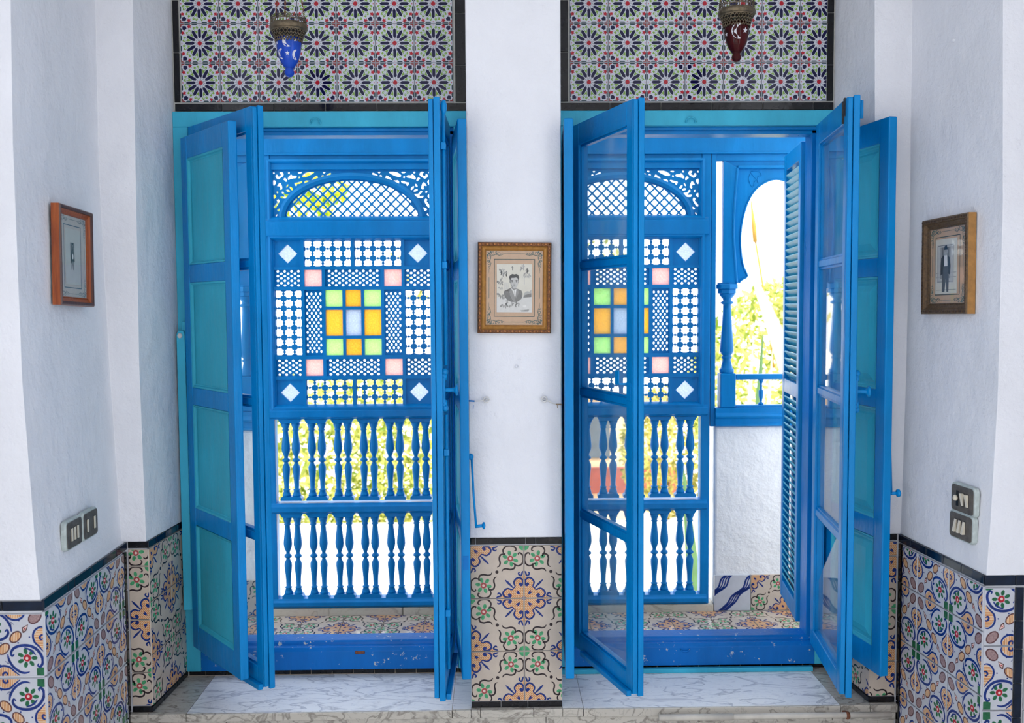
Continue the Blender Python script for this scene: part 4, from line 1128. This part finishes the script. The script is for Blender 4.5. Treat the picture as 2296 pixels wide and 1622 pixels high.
# ================================================================== framed photographs
def print_mesh(nm, pr, base, w, h, parent, y, t=.001, name=None):
    me = tile_mesh(nm, pr, base, w, h, t=t, cham=.0001)
    o = bpy.data.objects.new(name or nm, me); COL.objects.link(o); o.parent = parent; o.location = (-w / 2, y, -h / 2)
    return o
def scroll_corner(P, ink, sx, sy, ar, w=.010):
    """vine scrolls in one corner of a mount; ar = height/width"""
    q = Print()
    def spiral(cx, cy, r0, a0, turns, d=1):
        return [(cx + r0 * (1 - .8 * k / 14) * cos(a0 + d * turns * 2 * pi * k / 14), (cy + r0 * (1 - .8 * k / 14) * sin(a0 + d * turns * 2 * pi * k / 14))) for k in range(15)]
    for c in ((.13, .05, .045, 0, 1.2, 1), (.225, .062, .034, 2, 1.2, -1), (.29, .055, .022, 0, 1.1, 1), (.185, .035, .02, 1, 1, 1)):
        q.stroke(spiral(*c), w, ink, 1, 2)
    q.stroke([(.03, .03), (.09, .09), (.17, .075), (.26, .085), (.33, .058), (.40, .058)], w * .8, ink, 1)
    for a in (.2, .5, .8, 1.1, 1.4): q.stroke([(.035, .035), (.035 + .07 * cos(a), .035 + .07 * sin(a))], w * 1.2, ink, 1, smooth=False)
    q.disk(.19, .065, .014, ink, 1); q.disk(.085, .03, .016, ink, 1)
    v = Print().use(q, lambda p: (p[1] * 1.02, p[0] * 1.0))
    for o, f in ((q, lambda p: (p[0], p[1] / ar)), (v, lambda p: (p[0], p[1] / ar))):
        P.use(o, lambda p, f=f: ((f(p)[0] if sx > 0 else 1 - f(p)[0]), (f(p)[1] if sy > 0 else 1 - f(p)[1])))
def mount(ink, line, ar, x0, x1, y0, y1):
    P = Print()
    for sx in (-1, 1):
        for sy in (-1, 1): scroll_corner(P, ink, sx, sy, ar)
    for y in (.058 / ar, 1 - .058 / ar): P.stroke([(.38, y), (.62, y)], .006, ink, 1, smooth=False, taper=1)
    for x in (.06, .94): P.stroke([(x, .36), (x, .64)], .008, ink, 1, smooth=False, taper=1)
    e = .012
    for a, b, c, d in ((x0, x1, y0, y0 + e / ar), (x0, x1, y1 - e / ar, y1), (x0, x0 + e, y0, y1), (x1 - e, x1, y0, y1)): P.poly([(a, c), (b, c), (b, d), (a, d)], line, 2)
    return P
def picture(label, cx, cy, cz, ang, w, h, fw, depth, style, mnt, base, photo, pw, ph, pdx=0, pdz=0, tilt=0, lean=0):
    root = thing('framed_photograph', label, 'picture', (cx, cy, cz))
    root.rotation_euler = (lean, tilt, ang)
    root.rotation_mode = 'XYZ'
    def rect(e, y): return [(-w / 2 + e, y, -h / 2 + e), (w / 2 - e, y, -h / 2 + e), (w / 2 - e, y, h / 2 - e), (-w / 2 + e, y, h / 2 - e)]
    outer, innerm, sidem = style
    # four mitred frame members
    prof_o = [(0, 0), (0, -depth), (fw * .12, -depth - .004), (fw * .42, -depth - .003), (fw * .46, -depth + .002)]
    prof_i = [(fw * .46, -depth + .002), (fw * .62, -depth + .006), (fw * .86, -depth + .009), (fw * .90, -depth + .007), (fw, -depth + .009), (fw, -.002)]
    for k in range(4):
        def side(prof):
            rings = []
            for e, y in prof:
                r_ = rect(e, y); rings.append([r_[k], r_[(k + 1) % 4]])
            return rings
        for nm, prof, m in (('frame_member', prof_o, [outer, sidem]), ('frame_slip', prof_i, [innerm])):
            rr = side(prof); g = G()
            vs = [p for q in rr for p in q]
            for i in range(len(rr) - 1): g.add([rr[i][0], rr[i][1], rr[i + 1][1], rr[i + 1][0]], [(0, 1, 2, 3)], 1 if (i == 0 and len(m) > 1) else 0)
            o = obj(nm, g, m, root)
            if nm == 'frame_member' and style[0] != 'wood_dark' and style[0] != 'wood_red':
                b = G(); r_ = rect(fw * .24, -depth - .004); a, c = Vector(r_[k]), Vector(r_[(k + 1) % 4]); L = (c - a).length; n = int(L / .0125)
                for i in range(n + 1):
                    p = a + (c - a) * (i / n); hor = k % 2 == 0
                    b.sphere(p, .0042 if i % 2 else .0034, 6, 3, 0, ((1.5 if hor else .9), .55, (.9 if hor else 1.5)) if i % 2 else (.8, .6, .8))
                obj('carved_beading', b, 'gold_bead' if style[0] == 'gold_carved' else 'frame_carved', o)
    obj('backing', G().box(-w / 2 + .004, w / 2 - .004, -.004, -.001, -h / 2 + .004, h / 2 - .004), 'wood_dark', root)
    mw, mh = w - 2 * fw + .004, h - 2 * fw + .004
    yb = -depth + .012
    print_mesh('mount_' + label[:12], mnt, base, mw, mh, root, yb, name='mount')
    o = print_mesh('photo_' + label[:12], photo[0], photo[1], pw, ph, root, yb - .0016, name='photograph')
    o.location.x += pdx; o.location.z += pdz
    obj('glass', G().box(-mw / 2, mw / 2, yb - .0045, yb - .0030, -mh / 2, mh / 2), 'glass_picture', root)
    return root
def sprig(P, x, y, s, a0, m, n=5, ar=1.38):
    for k in range(n):
        a = a0 + (k - n / 2) * .7; L = s * (.6 + .4 * ((k * 37) % 10) / 10)
        P.disk(x + L * cos(a), y + L * sin(a) / ar, L * .55, m, 2, L * .26 / 1.0, a, 7)
# centre portrait
P = Print(); ar = 1.38
oval = [(.475 + .30 * cos(2 * pi * k / 36), .455 + .335 * sin(2 * pi * k / 36)) for k in range(36)]
P.poly([(.0, .69), (1, .67), (1, 1), (0, 1)], 'g7', 1)
P.poly([(.78, .60), (.86, .56), (.93, .57), (.985, .52), (.985, .68), (.75, .70)], 'g5', 2)
P.poly([(.80, .64), (.985, .60), (.985, .68), (.76, .69)], 'g3', 3)
P.poly(oval, 'photo_cream', 2)
for x, y, s, a, m in ((.18, .16, .10, 2.6, 'g4'), (.14, .14, .07, .6, 'g5'), (.24, .20, .06, 0, 'g3'), (.10, .36, .09, 2.0, 'g4'), (.15, .33, .06, 3.6, 'g4'), (.11, .48, .06, 1.8, 'g5'), (.42, .085, .05, 0, 'g3'), (.66, .09, .06, .4, 'g4'), (.72, .06, .07, 0, 'g5'), (.80, .16, .09, .8, 'g4'), (.87, .22, .08, 1.4, 'g5'), (.84, .12, .05, 0, 'g3'), (.13, .63, .10, 2.2, 'g4'), (.20, .66, .06, .2, 'g5'), (.22, .83, .10, 1.6, 'g4'), (.26, .79, .06, .4, 'g4'), (.40, .83, .07, .9, 'g4'), (.52, .82, .07, .2, 'g3'), (.60, .84, .05, 0, 'g4')):
    sprig(P, x, y, s, a, m)
for x in (.22, .27, .73, .78): P.stroke([(x, .26), (x + .005, .42)], .018, 'g6', 1, smooth=False, taper=1)
for k in range(5): P.stroke([(.22 + k * .025, .38), (.22 + k * .03, .56)], .012, 'g6', 3, smooth=False, taper=1)
P.poly([(.70, .88), (.77, .84), (.84, .85), (.88, .90), (.95, .93), (.92, .955), (.72, .95)], 'g7', 2); P.disk(.79, .87, .05, 'g8', 3, .03); P.poly([(.68, .955), (.92, .94), (.90, .985), (.70, .985)], 'g5', 2)
# jacket
jk = [(.195, .575), (.235, .545), (.33, .52), (.40, .49), (.46, .565), (.55, .50), (.60, .515), (.70, .545), (.735, .61), (.72, .70), (.665, .745), (.60, .775), (.50, .79), (.41, .785), (.32, .755), (.25, .70), (.21, .64)]
P.poly(jk, 'g3', 3)
P.poly([(.40, .49), (.46, .565), (.52, .69), (.53, .79), (.455, .785), (.35, .64), (.39, .605), (.345, .60)], 'g4', 4)
P.poly([(.55, .50), (.60, .515), (.62, .60), (.545, .72), (.53, .66)], 'g4', 4)
P.stroke([(.35, .61), (.40, .70), (.475, .785)], .008, 'g1', 5); P.stroke([(.25, .66), (.28, .71)], .03, 'g2', 4, smooth=False); P.stroke([(.68, .63), (.675, .72)], .03, 'g2', 4, smooth=False)
P.poly([(.40, .492), (.43, .50), (.52, .535), (.55, .505), (.555, .53), (.535, .64), (.52, .695), (.47, .585)], 'g8', 5)
P.poly([(.485, .545), (.515, .545), (.525, .60), (.52, .68), (.495, .62)], 'g6', 6)
P.poly([(.41, .47), (.545, .47), (.55, .515), (.485, .545), (.43, .515)], 'g4', 6)
# head
P.poly([(.37, .29), (.40, .255), (.52, .25), (.60, .28), (.615, .345), (.605, .40), (.58, .455), (.545, .495), (.50, .508), (.45, .49), (.41, .445), (.385, .39), (.37, .34)], 'g6', 7)
P.poly([(.37, .33), (.40, .33), (.42, .42), (.46, .485), (.45, .49), (.41, .445), (.385, .39)], 'g4', 8)
P.disk(.375, .365, .014, 'g4', 7, .025); P.disk(.61, .37, .012, 'g5', 7, .022)
P.poly([(.345, .265), (.385, .225), (.44, .205), (.50, .215), (.55, .205), (.605, .225), (.635, .27), (.63, .33), (.61, .345), (.60, .30), (.55, .275), (.47, .285), (.42, .285), (.395, .31), (.385, .35), (.375, .35), (.36, .30)], 'g0', 8)
P.stroke([(.40, .345), (.43, .335), (.465, .345)], .014, 'g1', 9); P.stroke([(.525, .345), (.56, .335), (.59, .345)], .014, 'g1', 9)
P.disk(.435, .365, .02, 'g1', 9, .009); P.disk(.555, .365, .02, 'g1', 9, .009)
P.stroke([(.495, .36), (.49, .40), (.48, .415)], .012, 'g5', 9); P.stroke([(.475, .42), (.50, .425), (.52, .42)], .009, 'g2', 9)
P.stroke([(.455, .455), (.495, .45), (.535, .455)], .013, 'g2', 9); P.stroke([(.47, .468), (.52, .468)], .008, 'g4', 9, smooth=False)
picture('gilt framed oval portrait of a person in a suit, on the pier between the windows', .034, YP - .002, .0625, 0, .262, .324, .030, .020, ('gold_carved', 'gold', 'gold_side'),
        mount('ink_green', 'ink_line', 1.30, .145, .855, .115, .885), 'mat_tan', (P, 'photo_cream'), .126, .172, .0, -.001, tilt=.012)
# right: standing figure
P = Print()
P.poly([(.08, .10), (.86, .10), (.86, .80), (.08, .80)], 'g6', 1); P.outline([(.10, .12), (.84, .12), (.84, .78), (.10, .78)], .012, 'g3', 2, 1)
P.poly([(.24, .15), (.70, .15), (.70, .72), (.24, .72)], 'g4', 2)
for k in range(7): P.stroke([(.28 + k * .065, .16), (.28 + k * .065, .71)], .02, 'g2' if k % 2 else 'g5', 3, smooth=False, taper=1)
for y in (.62, .70, .93): P.stroke([(.03, y), (.97, y)], .01, 'g4', 1, smooth=False, taper=1)
P.poly([(.36, .50), (.60, .50), (.64, .75), (.63, .97), (.54, .97), (.50, .72), (.45, .97), (.32, .97), (.32, .70)], 'g2', 4)
P.poly([(.28, .34), (.38, .30), (.58, .30), (.68, .35), (.72, .50), (.70, .66), (.62, .64), (.60, .50), (.38, .50), (.36, .64), (.25, .66), (.25, .48)], 'g1', 5)
P.poly([(.42, .30), (.56, .30), (.58, .50), (.42, .50)], 'g8', 6)
P.poly([(.41, .19), (.57, .19), (.58, .25), (.52, .305), (.46, .305), (.41, .26)], 'g5', 7); P.poly([(.40, .20), (.44, .13), (.54, .12), (.59, .20)], 'g0', 8)
P.stroke([(.44, .225), (.48, .225)], .012, 'g1', 8, smooth=False); P.stroke([(.52, .225), (.55, .225)], .012, 'g1', 8, smooth=False)
picture('aged brown frame with a standing person in a dark jacket, above the two switches', 1.482, -.622, .124, -pi / 2 + .07, .285, .322, .036, .026, ('frame_aged', 'frame_aged', 'gold_side'),
        mount('ink_green', 'ink_line', 1.2, .15, .85, .115, .885), 'mat_tan', (P, 'photo_cream'), .132, .182, -.006, -.002, tilt=-.012)
# left: faded photograph
P = Print()
P.poly([(.28, .24), (.66, .24), (.66, .62), (.28, .62)], 'g6', 1); P.poly([(.32, .25), (.58, .25), (.58, .58), (.32, .58)], 'g3', 2)
for x, m in ((.35, 'g2'), (.44, 'g5'), (.50, 'g1'), (.55, 'g4')): P.stroke([(x, .26), (x, .62)], .035, m, 3, smooth=False, taper=1)
P.poly([(.33, .42), (.45, .36), (.57, .42), (.60, .58), (.52, .60), (.38, .60)], 'g2', 4); P.poly([(.42, .48), (.47, .44), (.52, .48), (.50, .54), (.44, .54)], 'g8', 5)
P.disk(.46, .30, .04, 'g4', 4, .03); P.disk(.46, .265, .042, 'g1', 5, .018)
P.poly([(.37, .58), (.55, .58), (.54, .74), (.48, .74), (.46, .64), (.42, .74), (.37, .74)], 'g4', 4)
picture('red-brown wooden frame with a faded photograph, above the long double switch plate', -1.395, -.692, .163, pi / 2 + .02, .256, .312, .028, .024, ('wood_dark', 'wood_red', 'wood_red'),
        mount('ink_grey', 'ink_blue', 1.25, .16, .80, .115, .885), 'mat_grey', (P, 'photo_fade'), .112, .176, -.004, 0, tilt=.03)

# ================================================================== hanging glass lamps
def on_glass(prof, u, v):
    """point on the glass bowl: u = angle, v = height"""
    for (r0, h0), (r1, h1) in zip(prof[:-1], prof[1:]):
        if h0 <= v <= h1:
            rr = r0 + (r1 - r0) * (v - h0) / (h1 - h0) + .0006; return (rr * sin(u), -rr * cos(u), v)
    return (prof[-1][0] * sin(u), -prof[-1][0] * cos(u), v)
def lamp(label, x, y, z, gm, moons, stars, top):
    t = thing('glass_lantern', label, 'hanging lamp', (x, y, z))
    gp = [(.014, .030), (.019, .036), (.0285, .050), (.0355, .066), (.0400, .084), (.0430, .105), (.0440, .120), (.0445, .132)]
    obj('glass_bowl', G().lathe([(.004, .030)] + gp, 24), gm, t)
    obj('glass_knob', G().lathe([(.002, 0), (.009, .002), (.016, .010), (.0175, .017), (.014, .026), (.0135, .030), (.018, .033), (.012, .036)], 18), gm, t)
    for (u0, v0, s, rot) in moons:
        pts = [(s * cos(a), s * sin(a)) for a in [pi * .5 + pi * k / 10 * 1.15 - .12 for k in range(11)]]
        pts += [(s * .42 + s * .80 * cos(a), s * .84 * sin(a)) for a in [pi * 1.5 - pi * k / 10 for k in range(11)]][1:-1]
        q = [(p[0] * cos(rot) - p[1] * sin(rot), p[0] * sin(rot) + p[1] * cos(rot)) for p in pts]
        g = G(); vs = [on_glass(gp, u0 + a / .042, v0 + b) for a, b in q]; g.add(vs, [tuple(range(len(vs)))]); obj('frosted_moon', g, 'frosted', t)
    for (u0, v0, s) in stars:
        q = [((s if k % 2 == 0 else s * .42) * sin(pi * k / 5), (s if k % 2 == 0 else s * .42) * cos(pi * k / 5)) for k in range(10)]
        g = G(); vs = [on_glass(gp, u0 + a / .042, v0 + b) for a, b in q]; g.add(vs, [tuple(range(len(vs)))]); obj('frosted_star', g, 'frosted', t)
    # pierced collar: two rows of diamond struts
    g = G(); n = 26
    def cp(u, v): rr = .0455 + (.0605 - .0455) * ((v - .118) / .045) ** 1.6; return (rr * cos(u), rr * sin(u), v)
    for k in range(n):
        u0 = 2 * pi * k / n; du = pi / n
        for v0, v1, o in ((.118, .138, 0), (.138, .158, 1)):
            uc = u0 + (du if o else 0)
            g.tube([cp(uc - du, (v0 + v1) / 2), cp(uc, v1)], .0021, 5); g.tube([cp(uc, v1), cp(uc + du, (v0 + v1) / 2)], .0021, 5)
            g.tube([cp(uc - du, (v0 + v1) / 2), cp(uc, v0)], .0021, 5); g.tube([cp(uc, v0), cp(uc + du, (v0 + v1) / 2)], .0021, 5)
    g.lathe([(.0595, .155), (.0615, .158), (.0605, .162)], 26, cap=False); obj('pierced_collar', g, 'bronze', t)
    obj('brim', G().lathe([(.052, .157), (.060, .158), (.0645, .163), (.066, .171), (.064, .178), (.062, .181), (.055, .182)], 28), 'bronze', t)
    g = G(); n = 34
    for k in range(n):
        a = 2 * pi * k / n; c = (.060 * cos(a), .060 * sin(a)); tx, ty = -sin(a), cos(a)
        g.tube([(c[0], c[1], .181), (c[0], c[1], .199)], .0014, 4)
        g.tube([(c[0] + .0052 * cos(b) * tx, c[1] + .0052 * cos(b) * ty, .2 + .0052 * sin(b)) for b in [2 * pi * j / 7 for j in range(7)]], .0014, 4, closed=True)
    g.tube([(.060 * cos(2 * pi * k / 28), .060 * sin(2 * pi * k / 28), .191) for k in range(28)], .0017, 5, closed=True); obj('gallery', g, 'bronze', t)
    # three chains of links up to the ceiling ring
    lk = G(); lk.tube([(.0030 * cos(a), 0, .0052 * sin(a)) for a in [2 * pi * k / 8 for k in range(8)]], .0011, 4, closed=True)
    for k in range(3):
        a = 2 * pi * k / 3 + .55
        p0, p1 = Vector((.060 * cos(a), .060 * sin(a), .198)), Vector((.004 * cos(a), .004 * sin(a), .198 + .42))
        g = G(); n = 52
        for i in range(n):
            p = p0.lerp(p1, i / (n - 1)); r_ = (i % 2) * pi / 2 + a
            g.add([(p.x + vx * cos(r_), p.y + vx * sin(r_) , p.z + vz) for vx, vy, vz in [(q[0] + q[1], 0, q[2]) for q in lk.v]] if False else [(p.x + q[0] * cos(r_) - q[1] * sin(r_), p.y + q[0] * sin(r_) + q[1] * cos(r_), p.z + q[2]) for q in lk.v], lk.f, 0, True)
        obj('chain', g, 'chain_rust', t)
    g = G(); g.tube([(0, 0, .61), (0, 0, top - z)], .002, 5); g.sphere((0, 0, .615), .008); obj('hanging_rod', g, 'chain_rust', t)
    obj('ceiling_hook', G().lathe([(.02, top - z - .012), (.02, top - z)], 12), 'bronze', t)
lamp('cobalt blue glass lamp with frosted moons, hanging before the tiles', -.750, -.37, .803, 'lamp_blue', [(.12, .113, .0185, .15), (-.55, .073, .0175, -.15), (.90, .072, .017, .25)], [(.72, .121, .0080), (.06, .074, .0085), (-.95, .112, .008)], 1.75)
lamp('dark red glass lamp with one large frosted moon, hanging before the tiles', .822, -.37, .853, 'lamp_red', [(-.02, .098, .027, -.05), (-1.6, .095, .02, 0)], [(.52, .100, .012), (-1.25, .092, .008)], 1.75)

# ================================================================== switches
def switch_plate(label, x, y, z, ang, units, stacked=False):
    t = thing('switch_plate', label, 'light switch', (x, y, z), ang)
    return t
def rounded(w, h, c, n=4):
    pts = []
    for sx, sz, a0 in ((1, 1, 0), (-1, 1, pi / 2), (-1, -1, pi), (1, -1, 3 * pi / 2)):
        for k in range(n + 1): a = a0 + pi / 2 * k / n; pts.append((sx * (w / 2 - c) + c * cos(a), sz * (h / 2 - c) + c * sin(a)))
    return pts
def plate_part(t, cx, w, h, levers, tilt=(0, 0, 0), paint_=True):
    pts = rounded(w, h, .016); g = G()
    g.ring_loft([[(cx + a, 0, b) for a, b in pts], [(cx + a, -.010, b) for a, b in pts], [(cx + a * .95, -.0145, b * .95) for a, b in pts]], 0); pl = obj('rim', g, 'bakelite_paint', t)
    pts = rounded(w * .87, h * .87, .010); g = G(); g.ring_loft([[(cx + a, -.013, b) for a, b in pts], [(cx + a, -.0165, b) for a, b in pts]]); obj('face', g, 'bakelite', t)
    for k, lx in enumerate(levers):
        obj('slot', G().box(cx + lx - .007, cx + lx + .007, -.0172, -.012, -.022, .022), 'black', t)
        tl = tilt[k % len(tilt)]
        g = G(); x0, x1 = cx + lx - .0055, cx + lx + .0055
        g.add([(x0, -.015, -.020), (x1, -.015, -.020), (x1, -.019 - .008 * max(0, -tl), -.020), (x0, -.019 - .008 * max(0, -tl), -.020), (x0, -.015, .020), (x1, -.015, .020), (x1, -.019 - .008 * max(0, tl), .020), (x0, -.019 - .008 * max(0, tl), .020)],
              [(0, 1, 2, 3), (7, 6, 5, 4), (0, 4, 5, 1), (1, 5, 6, 2), (2, 6, 7, 3), (3, 7, 4, 0)]); lv = obj('lever', g, 'ivory', t)
    return pl
t = thing('switch_plate', 'long dark double plate of five ivory levers, below the red-brown frame', 'light switch', (-1.377, -.735, -.705), pi / 2 + .02)
plate_part(t, -.064, .124, .094, (-.022, .0, .022)); plate_part(t, .064, .124, .094, (-.028, .028))
t = thing('switch_plate', 'upper worn plate with a round knob and two ivory levers', 'light switch', (1.478, -.768, -.632), -pi / 2 + .075)
plate_part(t, 0, .140, .096, (.004, .030), (1, 1)); obj('slot', G().box(-.034, -.020, -.0172, -.012, -.026, .024), 'black', t); obj('round_lever', G().sphere((-.030, -.022, 0), .010, 10, 7, sc=(1, .8, 1)), 'ivory', t)
t = thing('switch_plate', 'lower worn plate with three slanting ivory levers', 'light switch', (1.477, -.762, -.722), -pi / 2 + .075)
plate_part(t, 0, .142, .092, (-.026, -.002, .022), (-1, -1, -1))

# ================================================================== hooks and nails on the pier
for x, s, lab in ((-.070, -1, 'short white wire and eye on the pier holding the shutter with the hanging hook'), (.139, 1, 'short white wire and eye on the pier beside the narrow shutter edge')):
    t = thing('wire_tie', lab, 'wire hook', (x, YP, -.338))
    g = G(); g.tube([(.010 * cos(a), -.012, .010 * sin(a)) for a in [2 * pi * k / 12 for k in range(12)]], .0026, 6, closed=True); g.tube([(0, .002, 0), (0, -.010, 0)], .003, 6); obj('eye_screw', g, 'wire_white', t)
    g = G(); g.tube([(s * .006, -.014, -.002), (s * .030, -.018, -.014 if s > 0 else -.004), (s * .044, -.022, -.018 if s > 0 else -.004)], .0021, 6); obj('wire', g, 'wire_white', t)
    g = G(); g.tube([(s * .042, -.022, -.018 if s > 0 else -.004), (s * .064, -.026, -.018 if s > 0 else -.002)], .0032, 6); g.tube([(s * .046, -.023, -.018), (s * .047, -.024, -.032)], .0012, 5); obj('wire_end', g, 'string' if s > 0 else 'blue_dark', t)
t = thing('painted_nail', 'white painted nail head on the pier below the portrait', 'nail', (.040, YP, -.219)); obj('nail_head', G().sphere((0, -.004, 0), .006, 8, 5), 'plaster', t)
t = thing('painted_nail', 'white painted nail high on the rough wall above the aged frame', 'nail', (1.478, -.62, .86)); obj('nail_head', G().sphere((-.003, 0, 0), .007, 8, 5), 'plaster', t)

# ================================================================== the garden beyond the balcony
struct('wall_garden', G().box(-12, 12, 6.0, 6.25, -3.4, -2.28), 'shade_cloth', bevel=.02, label='low bright white garden wall')
def leaf_cloud(n, c, rad, size, seed, shape='ball'):
    rnd = random.Random(seed); g = G()
    for _ in range(n):
        while True:
            p = Vector((rnd.uniform(-1, 1), rnd.uniform(-1, 1), rnd.uniform(-1, 1)))
            if shape == 'box' or p.length < 1: break
        if shape == 'ball' and p.length > 0: p = p.normalized() * (p.length ** .45)
        p = Vector((c[0] + p.x * rad[0], c[1] + p.y * rad[1], c[2] + p.z * rad[2]))
        d = Vector((rnd.gauss(0, 1), rnd.gauss(0, 1), rnd.gauss(0, 1))).normalized()
        e = d.cross(Vector((rnd.gauss(0, 1), rnd.gauss(0, 1), rnd.gauss(0, 1)))).normalized()
        s = size * rnd.uniform(.6, 1.3)
        a, b = d * s, e * s * .36; nrm = d.cross(e) * s * .12
        g.add([p - a, p - a * .2 + b + nrm, p + a, p - a * .2 - b + nrm], [(0, 1, 2), (0, 2, 3)])
    return g
def bush(name, label, cat, base, clouds, mat, trunk, group=None):
    t = thing(name, label, cat, base, 0, group)
    g = G()
    for k, (n, c, rad, size) in enumerate(clouds):
        q = leaf_cloud(n, c, rad, size, hash((name, k, round(base[0] * 10))) % 9999 if False else int(abs(base[0]) * 77 + k * 13 + len(label)), 'box' if cat == 'hedge' else 'ball')
        g.add(q.v, q.f)
    obj('foliage', g, mat, t)
    for h, r_ in trunk: g = G(); g.tube([(h[0], h[1], 0), (h[0] * .9, h[1] * .9, h[2] * .5), (h[0] * .8, h[1], h[2])], [r_, r_ * .8, r_ * .5], 7); obj('stem', g, 'bark', t)
    return t
bush('clipped_hedge', 'dense yellow-green hedge behind the balusters of the screen near the blue lamp', 'hedge', (-1.9, 7.1, -3.4), [(15000, (0, 0, 1.35), (2.2, .55, 1.25), .065)], 'leaf', [((-.9, 0, 1.5), .05), ((.6, 0, 1.5), .05)])
bush('leafy_tree', 'bright lime tree showing through the arch lattice near the blue lamp', 'tree', (-3.15, 9.0, -3.4), [(420, (.35, 0, 4.62), (.62, .5, .36), .10), (160, (.75, .2, 4.95), (.4, .4, .25), .10)], 'leaf_lime', [((0, 0, 4.2), .09)])
bush('leafy_tree', 'pale sparse tree far behind the two carved screens', 'tree', (.2, 12.0, -3.4), [(420, (0, 0, 4.0), (2.0, 1.0, .9), .10)], 'leaf_olive', [((0, 0, 3.6), .09)])
bush('garden_shrub', 'yellow-green shrub filling the lower part of the horseshoe arch', 'shrub', (2.75, 5.2, -3.4), [(5200, (0, 0, 2.5), (1.0, .6, 1.15), .055), (1500, (.4, .1, 3.3), (.5, .4, .45), .06)], 'leaf', [((0, 0, 2.2), .05)])
bush('garden_shrub', 'small pale shrub by the far house, behind the screen next to the arch', 'shrub', (1.9, 6.9, -3.4), [(2200, (0, 0, 1.75), (.55, .4, .75), .05)], 'leaf_olive', [((0, 0, 1.4), .04)])
# spiky plants in front of the shrub
t = thing('agave_plant', 'tall green agave with one broad glare-pale leaf leaning across the arch', 'agave', (1.94, 3.35, -3.4))
def blade(x0, y0, z0, x1, z1, w, mat, bend=.0, tk=.02):
    g = G(); n = 10; R = []
    for k in range(n + 1):
        s = k / n; x = x0 + (x1 - x0) * s + bend * sin(pi * s); z = z0 + (z1 - z0) * s
        ww = w * (1 - s ** 3) + .002; R.append([(x - ww, y0 - tk * (1 - s), z), (x, y0 + tk * .6 * (1 - s), z), (x + ww, y0 - tk * (1 - s), z), (x, y0 - tk * 1.6 * (1 - s) - .003, z)])
    g.ring_loft(R); return obj('blade', g, mat, t)
blade(-.16, 0, 0, .03, 3.20, .055, 'agave'); blade(-.20, .05, 0, -.03, 3.14, .04, 'agave_overexposed'); blade(-.1, .05, 0, .12, 3.1, .035, 'agave_overexposed'); blade(-.35, .1, .1, -.55, 2.2, .06, 'agave'); blade(.05, .1, .1, .5, 2.1, .06, 'agave')
blade(.48, .12, 2.2, -.06, 3.72, .085, 'agave_overexposed', .03)
g = G(); g.tube([(.20, .3, 2.9), (.13, .3, 3.42), (.045, .3, 3.9)], .008, 6); g.tube([(.045, .3, 3.88), (.035, .3, 4.0), (.01, .3, 4.2)], [.017, .018, .004], 6); obj('flower_stalk', g, 'stalk', t)
# house across the garden
hs = thing('garden_house', 'peach coloured low house with a red base beyond the garden wall', 'house', (1.35, 9.6, -3.4))
obj('wall', G().box(-1.15, 1.15, 0, 2, 0, 2.15), 'peach', hs); obj('roof', G().box(-1.25, 1.25, -.1, 2.1, 2.15, 2.25), 'shade_cloth', hs, bevel=.01)
obj('red_base', G().box(-1.17, 1.17, -.05, 0, .75, 1.12), 'redwood', hs, bevel=.01); obj('dark_shutter', G().box(-.10, .22, -.03, 0, 1.25, 2.0), 'slate', hs, bevel=.01); obj('door', G().box(.66, 1.0, -.04, 0, .6, 1.25), 'bark', hs, bevel=.01)
f_ = obj('window', G().box(-.78, -.36, -.03, 0, 1.25, 1.7), 'shade_cloth', hs, bevel=.01); obj('pane', G().box(-.73, -.41, -.034, -.028, 1.3, 1.65), 'slate', f_)
